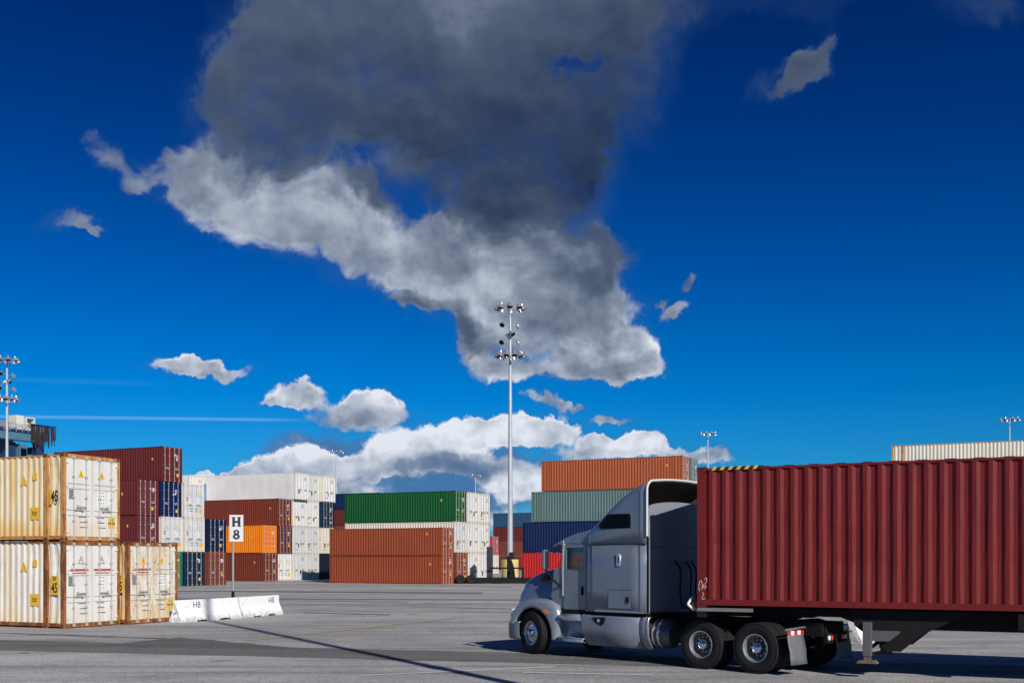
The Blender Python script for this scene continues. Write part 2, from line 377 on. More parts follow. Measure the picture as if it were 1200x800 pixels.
M_inner = simple('bare_fibreglass', (0.10, 0.08, 0.062), 0.8, noise=0.3, nscale=3)
M_trim = simple('pale_rubber_trim', (0.62, 0.63, 0.65), 0.5, noise=0.1)
M_amber = simple('amber_lens', (0.75, 0.22, 0.04), 0.25, noise=0.1, coat=0.6)
M_redlens = simple('red_lens', (0.6, 0.02, 0.02), 0.25, noise=0.1, coat=0.6)
M_clear = simple('lamp_lens', (0.75, 0.77, 0.8), 0.12, noise=0.05, coat=0.8)
M_upholst = simple('dark_upholstery', (0.03, 0.03, 0.033), 0.85, noise=0.3)
M_concrete_grey = simple('raw_concrete', (0.34, 0.335, 0.32), 0.9, noise=0.25, nscale=5, bump=0.5, bscale=30)
def glass_mat():
    m = bpy.data.materials.new('window_glass'); m.use_nodes = True; T = NT(m.node_tree); T.n.clear()
    tr = T.add('ShaderNodeBsdfTransparent'); tr.inputs[0].default_value = (0.62, 0.70, 0.70, 1)
    gl = T.add('ShaderNodeBsdfGlossy'); gl.inputs['Roughness'].default_value = 0.03
    fr = T.add('ShaderNodeFresnel'); fr.inputs[0].default_value = 1.5
    nz = T.noise(T.add('ShaderNodeTexCoord').outputs['Object'], 4, 3)
    mx = T.add('ShaderNodeMixShader'); T.put(mx.inputs[0], T.math('MULTIPLY_ADD', nz, 0.03, fr.outputs[0])); T.l.new(tr.outputs[0], mx.inputs[1]); T.l.new(gl.outputs[0], mx.inputs[2])
    o = T.add('ShaderNodeOutputMaterial'); T.l.new(mx.outputs[0], o.inputs[0]); return m
M_glass = glass_mat()

# ------------------------------------------------------------------ ground
def ground_mat(name, c0, c1, patch=1.0):
    m = bpy.data.materials.new(name); m.use_nodes = True; T = NT(m.node_tree); b = T.n['Principled BSDF']
    co = T.add('ShaderNodeTexCoord').outputs['Object']
    big = T.noise(T.mapping(co, rot=(0, 0, 0.25), sc=(0.35, 1.0, 1)), 0.16, 6, 0.6)
    mid = T.noise(T.mapping(co, rot=(0, 0, 0.25), sc=(0.5, 1, 1)), 0.9, 6, 0.65)
    fine = T.noise(co, 7, 7, 0.8); agg = T.noise(co, 30, 5, 0.85)
    f = T.math('ADD', T.math('MULTIPLY', big, 0.5), T.math('MULTIPLY', mid, 0.35)); f = T.math('ADD', f, T.math('MULTIPLY', fine, 0.15))
    c = T.mix(T.smooth(f, 0.34, 0.64), c0, c1)
    sp = T.math('MULTIPLY', T.math('SUBTRACT', agg, 0.5), 3.4*patch)
    c = T.mix(1.0, c, T.ramp(T.math('ADD', sp, 0.5), [(0.0, (0.25, 0.25, 0.26)), (0.5, (0.98, 0.98, 0.98)), (1.0, (1.9, 1.9, 1.88))]), 'MULTIPLY')
    sp2 = T.math('MULTIPLY', T.math('SUBTRACT', fine, 0.5), 1.9)
    c = T.mix(1.0, c, T.ramp(T.math('ADD', sp2, 0.5), [(0.0, (0.45, 0.45, 0.46)), (0.5, (1, 1, 1)), (1.0, (1.4, 1.4, 1.38))]), 'MULTIPLY')
    # tyre-worn streaks across the yard
    tr = T.noise(T.mapping(co, rot=(0, 0, 0.12), sc=(0.03, 1.1, 1)), 1.3, 5, 0.6)
    c = T.mix(T.math('MULTIPLY', T.smooth(tr, 0.50, 0.66), 0.45), c, tuple(x*0.45 for x in c0))
    # oil spots
    oil = T.noise(co, 0.55, 4, 0.6); c = T.mix(T.math('MULTIPLY', T.smooth(oil, 0.63, 0.74), 0.6), c, (0.05, 0.05, 0.052))
    # cracks
    vo = T.add('ShaderNodeTexVoronoi', feature='DISTANCE_TO_EDGE'); vo.inputs['Scale'].default_value = 0.16
    T.put(vo.inputs['Vector'], T.vmath('ADD', co, T.scale(T.noise(co, 0.8, 4, 0.6, col=True), 2.2)))
    ck = T.smooth(vo.outputs[0], 0.0, 0.0035, 0.55, 0.0); ck = T.math('MULTIPLY', ck, T.smooth(T.noise(co, 0.12, 2), 0.45, 0.6))
    c = T.mix(ck, c, (0.06, 0.06, 0.06))
    T.put(b.inputs['Base Color'], c); b.inputs['Roughness'].default_value = 0.92; b.inputs['Specular IOR Level'].default_value = 0.25
    T.put(b.inputs['Normal'], T.bump(T.math('ADD', T.math('MULTIPLY', agg, 1.0), T.math('MULTIPLY', fine, 0.7)), 0.55, 0.02))
    return m
M_ground = ground_mat('weathered_asphalt', (0.225, 0.228, 0.235), (0.45, 0.452, 0.457))
M_strip = ground_mat('newer_asphalt', (0.115, 0.115, 0.12), (0.18, 0.178, 0.176))
g = MB(); S = 2500
xs = [-S, -200, -60, 0, 60, 200, S]; ys = [-S, -100, 0, 40, 120, 400, S]
g.grid([[(x, y, 0) for x in xs] for y in ys], 0, False)
tag(g.obj('ground', M_ground), kind='structure')
# resurfaced dark strip with wavy edges
def strip(name, pts_a, pts_b, mat, z, kind='structure', wob=0.08, sub=24):
    rows = [[], []]
    for k, (A, B) in enumerate((pts_a, pts_b)):
        for i in range(sub+1):
            q = i/sub; w = random.uniform(-wob, wob)
            rows[k].append((A[0]+(B[0]-A[0])*q, A[1]+(B[1]-A[1])*q+w, z))
    m = MB(); m.grid(rows, 0, False); return tag(m.obj(name, mat), kind=kind)
strip('resurfaced_strip', ((-40, 33.4), (34, 15.4)), ((-40, 37.6), (34, 16.4)), M_strip, 0.004, sub=160, wob=0.05)
strip('resurfaced_strip', ((-40, 62.5), (40, 56.0)), ((-40, 63.6), (40, 57.6)), M_strip, 0.004, sub=90)
def marking_mat(name, col, keep):
    m = bpy.data.materials.new(name); m.use_nodes = True; T = NT(m.node_tree); b = T.n['Principled BSDF']
    co = T.add('ShaderNodeTexCoord').outputs['Object']
    f = T.smooth(T.noise(co, 9, 8, 0.75), 0.62-0.3*keep, 0.72-0.3*keep)
    T.put(b.inputs['Base Color'], T.mix(f, col, (0.19, 0.19, 0.19))); b.inputs['Roughness'].default_value = 0.85
    return m
M_markw = marking_mat('worn_white_marking', (0.50, 0.51, 0.53), -0.05); M_marky = marking_mat('worn_yellow_marking', (0.40, 0.32, 0.15), 0.05)
M_patch = ground_mat('sealed_asphalt', (0.10, 0.10, 0.104), (0.16, 0.16, 0.16))
strip('asphalt_repair_patch', ((-11.0, 28.5), (-5.5, 26.9)), ((-9.7, 31.2), (-5.9, 27.9)), M_patch, 0.006, wob=0.15, sub=12)
strip('asphalt_seal_line', ((-5.0, 50.9), (1.0, 48.3)), ((-5.0, 51.2), (1.0, 49.0)), M_patch, 0.006, wob=0.05)
strip('asphalt_seal_line', ((-13.0, 58.5), (-5.5, 56.5)), ((-13.0, 58.9), (-5.5, 57.3)), M_patch, 0.006, wob=0.1)
strip('asphalt_seal_line', ((-9.0, 45.5), (-5.0, 43.6)), ((-9.0, 45.9), (-5.0, 44.2)), M_patch, 0.006, wob=0.12)
strip('asphalt_seal_line', ((-24.0, 75.5), (-2.0, 70.5)), ((-24.0, 77.5), (-2.0, 73.5)), M_strip, 0.006, wob=0.2)
strip('asphalt_seal_line', ((-10.0, 91.5), (0.0, 86.0)), ((-10.0, 92.3), (0.0, 87.5)), M_patch, 0.006, wob=0.2)
strip('asphalt_seal_line', ((-16.5, 33.2), (-10.0, 30.6)), ((-16.5, 33.6), (-10.0, 30.9)), M_patch, 0.006, wob=0.12)
strip('yellow_line_marking', ((-7.6, 30.1), (-1.9, 42.5)), ((-7.35, 30.0), (-1.7, 42.4)), M_marky, 0.009, wob=0.01)
strip('white_line_marking', ((-3.0, 20.9), (0.9, 22.6)), ((-2.95, 21.1), (0.9, 22.85)), M_markw, 0.009, wob=0.01)
strip('white_line_marking', ((0.2, 21.5), (2.8, 21.0)), ((0.2, 21.7), (2.8, 21.2)), M_markw, 0.0095, wob=0.01)

# ------------------------------------------------------------------ containers
CW = 2.438
def c_frame(L, H, ext45):
    m = MB(); hx, hy = L/2, CW/2
    for sx in (-1, 1):
        for sy in (-1, 1):
            x0, x1 = sorted((sx*hx, sx*(hx-0.15))); y0, y1 = sorted((sy*hy, sy*(hy-0.10)))
            m.box(x0, x1, y0, y1, 0.12, H-0.12)
    for sy in (-1, 1):
        y0, y1 = sorted((sy*(hy-0.004), sy*(hy-0.06)))
        m.box(-hx+0.15, hx-0.15, y0, y1, 0.035, 0.17); m.box(-hx+0.15, hx-0.15, y0, y1, H-0.085, H-0.03)
    m.box(hx-0.13, hx-0.012, -hy+0.10, hy-0.10, 0.014, 0.15); m.box(hx-0.13, hx-0.012, -hy+0.10, hy-0.10, H-0.14, H-0.012)
    m.box(-hx+0.012, -hx+0.13, -hy+0.10, hy-0.10, 0.014, 0.15); m.box(-hx+0.012, -hx+0.13, -hy+0.10, hy-0.10, H-0.12, H-0.012)
    # floor
    m.box(-hx+0.14, hx-0.14, -hy+0.06, hy-0.06, 0.10, 0.15)
    if ext45:
        for sx in (-1, 1):
            xc = sx*(12.192/2-0.09)
            for sy in (-1, 1):
                y0, y1 = sorted((sy*(hy+0.002), sy*(hy-0.08))); m.box(xc-0.09, xc+0.09, y0, y1, 0.12, H-0.12)
    return m
def c_frame_parts(L, H, ext45):
    hx, hy = L/2, CW/2; P_ = {'corner_post': [], 'bottom_rail': [], 'top_rail': [], 'door_sill': [], 'door_header': [], 'end_beam': [], 'floor': [], 'inner_post': []}
    for sy in (-1, 1):
        for sx in (-1, 1):
            x0, x1 = sorted((sx*hx, sx*(hx-0.15))); y0, y1 = sorted((sy*hy, sy*(hy-0.10))); P_['corner_post'].append((x0, x1, y0, y1, 0.12, H-0.12))
        y0, y1 = sorted((sy*(hy-0.004), sy*(hy-0.06)))
        P_['bottom_rail'].append((-hx+0.15, hx-0.15, y0, y1, 0.05, 0.17)); P_['top_rail'].append((-hx+0.15, hx-0.15, y0, y1, H-0.085, H-0.04))
    P_['door_sill'].append((hx-0.13, hx-0.012, -hy+0.10, hy-0.10, 0.014, 0.15)); P_['door_header'].append((hx-0.13, hx-0.012, -hy+0.10, hy-0.10, H-0.14, H-0.012))
    P_['end_beam'] += [(-hx+0.012, -hx+0.13, -hy+0.10, hy-0.10, 0.014, 0.15), (-hx+0.012, -hx+0.13, -hy+0.10, hy-0.10, H-0.12, H-0.012)]
    P_['floor'].append((-hx+0.14, hx-0.14, -hy+0.06, hy-0.06, 0.10, 0.15))
    if ext45:
        for sx in (-1, 1):
            xc = sx*(12.192/2-0.09)
            for sy in (-1, 1):
                y0, y1 = sorted((sy*(hy+0.002), sy*(hy-0.08))); P_['inner_post'].append((xc-0.09, xc+0.09, y0, y1, 0.12, H-0.12))
    return P_
def c_castings(L, H, ext45):
    m = MB(); hx, hy = L/2, CW/2
    xs_ = [hx-0.089, -hx+0.089] + ([12.192/2-0.09, -12.192/2+0.09] if ext45 else [])
    for k, xc in enumerate(xs_):
        for sy in (-1, 1):
            for z0, z1 in ((0.0, 0.119), (H-0.119, H-0.001)):
                y0, y1 = sorted((sy*(hy+0.005), sy*(hy-0.16))); ex = 0.094
                m.box(xc-ex, xc+ex, y0, y1, z0, z1, 0)
                zc = (z0+z1)/2
                m.box(xc-0.045, xc+0.045, min(sy*(hy+0.0075), sy*(hy-0.03)), max(sy*(hy+0.0075), sy*(hy-0.03)), zc-0.03, zc+0.03, 1)
                if k < 2:
                    s = 1 if xc > 0 else -1; xf = xc+s*ex
                    m.box(min(xf+s*0.003, xf-s*0.03), max(xf+s*0.003, xf-s*0.03), sy*(hy-0.085)-0.03, sy*(hy-0.085)+0.03, zc-0.03, zc+0.03, 1)
    return m
def c_casting1(corner, s, sy):
    m = MB(); hy = CW/2; y0, y1 = sorted((sy*(hy+0.005), sy*(hy-0.16))); m.box(-0.094, 0.094, y0, y1, 0, 0.119, 0)
    m.box(-0.045, 0.045, min(sy*(hy+0.0075), sy*(hy-0.03)), max(sy*(hy+0.0075), sy*(hy-0.03)), 0.03, 0.09, 1)
    if corner:
        xf = s*0.094; m.box(min(xf+s*0.003, xf-s*0.03), max(xf+s*0.003, xf-s*0.03), sy*(hy-0.085)-0.03, sy*(hy-0.085)+0.03, 0.03, 0.09, 1)
    return m
def corr_profile(x0, x1, pitch, depth):
    """trapezoid corrugation: list of (x, inset)"""
    n = max(1, round((x1-x0)/pitch)); p = (x1-x0)/n; out = []
    for i in range(n):
        a = x0+i*p
        out += [(a, depth), (a+0.13*p, depth), (a+0.37*p, 0), (a+0.63*p, 0), (a+0.87*p, depth)]
    out.append((x1, depth)); return out
def c_side(L, H, sy, ext45, kind, near=False):
    m = MB(); hx, hy = L/2, CW/2; z0, z1 = 0.16, H-0.08
    spans = [(-hx+0.15, hx-0.15)]
    if ext45: c = 12.192/2-0.09; spans = [(-hx+0.15, -c-0.09), (-c+0.09, c-0.09), (c+0.09, hx-0.15)]
    for a, b in spans:
        if kind == 'reefer':
            pr = corr_profile(a, b, 1.2, 0.006); base = 0.004
            pr = [(x, d+base) for x, d in pr]
        else:
            pr = [(x, d+0.006) for x, d in corr_profile(a, b, 0.278, 0.038)]
            if near:
                rn = random.Random(int(L*10)+sy); nz = 7; dents = [(rn.uniform(a, b), rn.uniform(0.3, H-0.3), rn.uniform(0.15, 0.5), rn.uniform(0.006, 0.022)) for _ in range(26)]
                rows = []
                for k in range(nz+1):
                    z = z0+(z1-z0)*k/nz; row = []
                    for i, (x, d) in enumerate(pr):
                        e = rn.uniform(-0.0025, 0.0025)+sum(dp*math.exp(-((x-cx_)**2+(z-cz_)**2)/(r_*r_)) for cx_, cz_, r_, dp in dents) if 0 < k < nz else 0
                        row.append((x+(rn.uniform(-0.004, 0.004) if 0 < i < len(pr)-1 else 0), sy*(hy-d-e), z))
                    rows.append(row)
                m.grid(rows, 0, False); continue
        m.grid([[(x, sy*(hy-d), z0) for x, d in pr], [(x, sy*(hy-d), z1) for x, d in pr]], 0, False)
    if kind == 'reefer':
        y0, y1 = sorted((sy*(hy+0.002), sy*(hy-0.03))); m.box(-hx+0.15, hx-0.15, y0, y1, 0.02, 0.30)
    return m
def c_roof(L, H):
    m = MB(); hx, hy = L/2, CW/2
    pr = [(x, d) for x, d in corr_profile(-hx+0.13, hx-0.13, 0.5, 0.02)]
    m.grid([[(x, -hy+0.05, H-0.025-d) for x, d in pr], [(x, hy-0.05, H-0.025-d) for x, d in pr]], 0, False)
    return m
def c_end(L, H, kind):
    m = MB(); hx, hy = L/2, CW/2
    if kind == 'reefer':
        m.box(-hx+0.02, -hx+0.08, -hy+0.10, hy-0.10, 0.15, H-0.12)
        m.box(-hx+0.012, -hx+0.03, -hy+0.25, hy-0.25, 0.5, 1.5, 1); m.box(-hx+0.012, -hx+0.03, -0.5, 0.5, 1.65, H-0.3, 1)
    else:
        pr = corr_profile(-hy+0.10, hy-0.10, 0.25, 0.045)
        m.grid([[(-hx+0.012+d, y, 0.15) for y, d in pr], [(-hx+0.012+d, y, H-0.12) for y, d in pr]], 0, False)
    return m
def c_door(H, kind):
    """door leaf, hinge edge at y=0, free edge at y=+1.11, outer face at x=0"""
    m = MB(); w = 1.098; z0, z1 = 0.155, H-0.145; h = z1-z0
    if kind == 'two': gr = [(0.255, 0.268), (0.325, 0.338), (0.60, 0.613), (0.665, 0.678)]
    elif kind == 'reefer': gr = [(0.10, 0.115), (0.885, 0.90)]
    else: gr = [(0.06+0.187*i, 0.06+0.187*i+0.10) for i in range(5)]
    dep = 0.034 if kind == 'five' else (0.034 if kind == 'two' else 0.008); sl = 0.018 if kind != 'two' else 0.004
    pr = [(0, z0)]
    for a, b in gr: pr += [(0, z0+a*h), (-dep, z0+a*h+sl), (-dep, z0+b*h-sl), (0, z0+b*h)]
    pr.append((0, z1))
    e = 0.075
    m.grid([[(x, e, z) for x, z in pr], [(x, w-e, z) for x, z in pr]], 0, False)
    for (xa, za), (xb, zb) in zip(pr[:-1], pr[1:]): pass
    m.box(-0.045, 0.002, 0, e, z0, z1); m.box(-0.045, 0.002, w-e, w, z0, z1)
    m.box(-0.045, 0.0025, e, w-e, z0, z0+0.05); m.box(-0.045, 0.0025, e, w-e, z1-0.05, z1)
    m.box(-0.06, -0.046, 0.0, w, z0, z1)
    for k in range(4):                                   # hinges
        zc = z0+0.14+k*(h-0.28)/3; m.box(-0.03, 0.03, -0.05, 0.10, zc-0.035, zc+0.035)
    return m
def c_bar(H, y, hand):
    """one locking bar with cams, guides and handle"""
    m = MB(); z0, z1 = 0.06, H-0.05
    m.bar((0.045, y, z0), (0.045, y, z1), 0.019, 8)
    for z in (z0+0.02, z1-0.06): m.box(0.01, 0.075, y-0.04, y+0.04, z-0.04, z+0.05)
    for q in (0.22, 0.5, 0.75): zc = z0+(z1-z0)*q; m.box(0.0, 0.06, y-0.045, y+0.045, zc-0.025, zc+0.025)
    zc = 1.05+(0.10 if hand < 0 else 0.0)
    m.box(0.058, 0.075, min(y, y+hand*0.42), max(y, y+hand*0.42), zc-0.018, zc+0.018)
    m.box(0.0, 0.07, y+hand*0.36-0.03, y+hand*0.36+0.03, zc-0.05, zc+0.05)
    return m
_cm = {}
def cached(key, fn):
    if key not in _cm: _cm[key] = fn()
    return _cm[key]
def omat(o, mats):
    """object-level materials so copies can share mesh data"""
    for i, m in enumerate(mats):
        o.material_slots[i].link = 'OBJECT'; o.material_slots[i].material = m
def cpart(name, key, fn, parent, mats, loc=None, sc=None, rz=0):
    def mk():
        b = fn(); me = b.mesh(name, [M_black]*len(mats)); return me
    o = link(name, cached(key, mk), parent); omat(o, mats)
    if loc: o.location = loc
    if sc: o.scale = sc
    return o
def mtri(a):
    m = MB(); m.extrude([(-a, -a*0.8), (a, -a*0.8), (0, a)], 'x', 0, 0.003); return m.mesh('warning_label', [M_yellow])
def plate(w, h, t=0.003, mat=M_whitelabel, name='label_plate'):
    k = ('plate', w, h, mat.name)
    def mk(): m = MB(); m.box(0, t, -w/2, w/2, -h/2, h/2); return m.mesh(name, [mat])
    return cached(k, mk)
def put_door(parent, me, L, y, z, name):            # on the door face
    o = link(name, me, parent); o.location = (L/2-0.028, y, z); return o
def put_side(parent, me, x, z, name):               # on near side face (-y)
    o = link(name, me, parent); o.location = (x, -CW/2+0.004, z); o.rotation_euler = (0, 0, -math.pi/2); return o
def container(label, loc, rz, L=12.192, H=2.896, col=None, door=None, frame=None, kind='five', skind='dry', cat='container', group='shipping containers stacked in the yard', near=False, marks='far', seed=0, side=None, cast=None):
    t = thing('shipping_container', label, cat, loc, rz, group)
    e45 = L > 13
    fr = frame or col; dr = door or col; sd = side or col
    if near:
        for nm, pcs in c_frame_parts(L, H, e45).items():
            for i, b6 in enumerate(pcs): cpart(nm, ('fp', nm, i, L, H), lambda: MB().box(*b6), t, [fr])
    else: cpart('frame', ('fr', L, H), lambda: c_frame(L, H, e45), t, [fr])
    if near:
        xs_ = [L/2-0.089, -L/2+0.089] + ([12.192/2-0.09, -12.192/2+0.09] if e45 else [])
        for k, xc in enumerate(xs_):
            for sy in (-1, 1):
                for zz in (0.0, H-0.12):
                    cpart('corner_casting', ('c1', k < 2, xc > 0, sy, e45), lambda: c_casting1(k < 2, 1 if xc > 0 else -1, sy), t, [cast or fr, M_gasket], loc=(xc, 0, zz))
    else: tag(cpart('corner_castings', ('cc', L, H), lambda: c_castings(L, H, e45), t, [cast or fr, M_gasket]), kind='stuff')
    for sy in (-1, 1): cpart('side_panel', ('sd', L, H, sy, skind, near), lambda: c_side(L, H, sy, e45, skind, near), t, [sd])
    cpart('roof_panel', ('rf', L, H), lambda: c_roof(L, H), t, [sd])
    cpart('end_panel', ('en', L, H, skind), lambda: c_end(L, H, skind), t, [sd, M_greylabel])
    rod = M_rod if near or marks != 'dark' else dr
    cpart('door_gasket', ('gk', L, H), lambda: MB().box(L/2-0.10, L/2-0.093, -CW/2+0.10, CW/2-0.10, 0.15, H-0.14), t, [M_gasket])
    for s in (-1, 1):
        d = cpart('door', ('dr', H, kind), lambda: c_door(H, kind), t, [dr], loc=(L/2-0.032, s*-1.118+0, 0), sc=(1, s, 1))
        for y, hand in ((0.30, 1), (0.83, -1)):
            cpart('locking_bar', ('lb', H, y), lambda: c_bar(H, y, hand), d, [rod])
    rnd = random.Random(seed*13+5)
    if marks == 'far':
        for s in (-1, 1):
            yy = s*rnd.uniform(0.35, 0.75)
            put_door(t, plate(0.14, 0.14, mat=M_whitelabel), L, rnd.uniform(0.3, 0.8), rnd.uniform(1.7, 2.3), 'label_plate')
        put_door(t, plate(0.22, 0.26, mat=M_yellow), L, rnd.uniform(0.5, 0.85), rnd.uniform(0.5, 1.2), 'warning_label')
        for k in range(3): put_door(t, plate(0.24, 0.05, mat=M_whitelabel), L, 0.60, 2.45-0.13*k-0.2, 'code_marking')
        put_side(t, plate(0.16, 0.2, mat=M_yellow), L/2-rnd.uniform(0.9, 1.6), rnd.uniform(1.7, 2.1), 'warning_label')
    elif marks == 'reefer':
        put_door(t, plate(0.20, 0.42, mat=M_ink), L, -0.55+rnd.uniform(-.2, .9), 0.85, 'document_box')
        put_door(t, plate(0.34, 0.30, mat=M_yellow), L, rnd.uniform(-0.8, 0.8), 0.95, 'warning_label')
        put_door(t, plate(0.10, 0.3, mat=M_greylabel), L, rnd.uniform(-0.2, 0.8), 1.05, 'document_box')
        for k in range(3): put_door(t, plate(0.42, 0.05, mat=M_greylabel), L, 0.58, 2.4-0.13*k, 'code_marking')
        if rnd.random() < 0.8: put_door(t, plate(0.5, 0.05, mat=M_ink), L, -0.5, 0.42, 'code_marking')
    elif marks == 'cream':
        for y in (-0.55, 0.55): put_door(t, plate(0.16, 0.2, mat=M_yellow), L, y, 2.1, 'warning_label')
        put_door(t, plate(0.16, 0.32, mat=M_greylabel), L, -0.85, 1.55, 'document_plate')
        put_door(t, plate(0.30, 0.55, mat=M_whitelabel), L, 0.35, 1.5, 'label_plate')
        put_door(t, plate(0.45, 0.34, mat=M_yellow), L, 0.82, 0.6, 'warning_label')
        for y in (-0.35, 0.3):
            for k in range(2): put_door(t, plate(0.4, 0.04, mat=M_ink), L, y, 0.75-0.2*k, 'code_marking')
    return t

# paints (name -> albedo)
def P(n, c, **k): return paint(n, c, **k)
cream = P('cream_paint', (0.70, 0.61, 0.43), rust=0.36, dirt=0.35, stain=0.85)
cream2 = P('chalky_cream_paint', (0.70, 0.67, 0.60), rust=0.42, dirt=0.35, stain=0.45)
creamfar = P('faded_cream_paint', (0.66, 0.63, 0.54), rust=0.12, dirt=0.3)
doorwhite = P('chalky_white_door_paint', (0.70, 0.70, 0.66), rust=0.36, dirt=0.35, stain=0.35)
doorwhite2 = P('rust_stained_white_door_paint', (0.70, 0.70, 0.67), rust=0.52, dirt=0.3, stain=0.15)
doorwhite3 = P('heavily_rusted_door_paint', (0.70, 0.69, 0.63), rust=0.68, dirt=0.35, stain=0.40)
rustpost = P('rusted_post_paint', (0.34, 0.16, 0.07), rust=0.95, dirt=0.6, rustcol=(0.14, 0.05, 0.022))
rustpost2 = P('orange_rust_post_paint', (0.52, 0.29, 0.11), rust=0.75, dirt=0.6, rustcol=(0.19, 0.07, 0.028))
whitep = P('reefer_white_paint', (0.74, 0.745, 0.74), rust=0.03, dirt=0.22, rough=0.4)
whitef = P('reefer_frame_paint', (0.68, 0.63, 0.52), rust=0.35, dirt=0.4)
creamy = P('reefer_cream_paint', (0.72, 0.68, 0.58), rust=0.12, dirt=0.3, rough=0.4)
greywhite = P('cool_white_door_paint', (0.60, 0.63, 0.65), rust=0.05, dirt=0.3)
maroon = P('maroon_paint', (0.115, 0.018, 0.018), rust=0.12, dirt=0.35)
maroon2 = P('purple_maroon_paint', (0.125, 0.028, 0.032), rust=0.15, dirt=0.4)
trailred = P('trailer_container_maroon_paint', (0.150, 0.0135, 0.0150), rust=0.14, dirt=0.6, rough=0.5)
brown = P('red_brown_paint', (0.155, 0.030, 0.016), rust=0.10, dirt=0.3)
brown2 = P('dull_brown_red_paint', (0.165, 0.045, 0.030), rust=0.12, dirt=0.3)
orange = P('bright_orange_paint', (0.78, 0.21, 0.008), rust=0.10, dirt=0.2)
orred = P('orange_red_paint', (0.26, 0.056, 0.022), rust=0.08, dirt=0.25)
orred2 = P('faded_orange_paint', (0.36, 0.088, 0.034), rust=0.10, dirt=0.25)
green = P('green_paint', (0.004, 0.085, 0.022), rust=0.03, dirt=0.2)
green2 = P('light_green_paint', (0.03, 0.16, 0.06), rust=0.05, dirt=0.25)
navy = P('navy_paint', (0.003, 0.012, 0.055), rust=0.05, dirt=0.25)
blue = P('royal_blue_paint', (0.002, 0.014, 0.075), rust=0.04, dirt=0.25)
teal = P('dark_teal_blue_paint', (0.003, 0.022, 0.055), rust=0.06, dirt=0.3)
darkc = P('blue_black_paint', (0.010, 0.016, 0.032), rust=0.06, dirt=0.3)
greygreen = P('grey_green_paint', (0.105, 0.175, 0.172), rust=0.06, dirt=0.2)
red = P('bright_red_paint', (0.50, 0.020, 0.022), rust=0.04, dirt=0.2)
pinkred = P('pinkish_red_paint', (0.42, 0.06, 0.07), rust=0.05, dirt=0.2)
steelblue = P('steel_blue_paint', (0.02, 0.07, 0.14), rust=0.04, dirt=0.25)

TH = R(25.0); F_ = 1250.0
Uv = Vector((math.cos(TH), -math.sin(TH))); Dv = Vector((math.sin(TH), math.cos(TH)))
HC, STD = 2.896, 2.591
class Block:
    """A block of stacks on the yard grid: origin = near corner of its first door face; rows step away by 2.53 m"""
    def __init__(s, x, y, pitch=2.53): s.o = Vector((x, y)); s.p = pitch
    def at(s, row, slide, z, L): # slide = metres the door end stands proud along +U
        c = s.o + Dv*(s.p*row + CW/2) + Uv*(slide - L/2)
        return (c.x, c.y, z+0.006)
def cont(block, row, slide, tier_z, label, L=12.192, H=HC, **k):
    k.setdefault('seed', len(label)*7+row*3+int(tier_z*10))
    return container(label, block.at(row, slide, tier_z, L), -TH, L=L, H=H, **k)
A = Block(-14.76, 35.14); C = Block(-28.91, 87.72, 2.64); E_ = Block(-25.8, 110.1); B = Block(-6.46, 97.3)
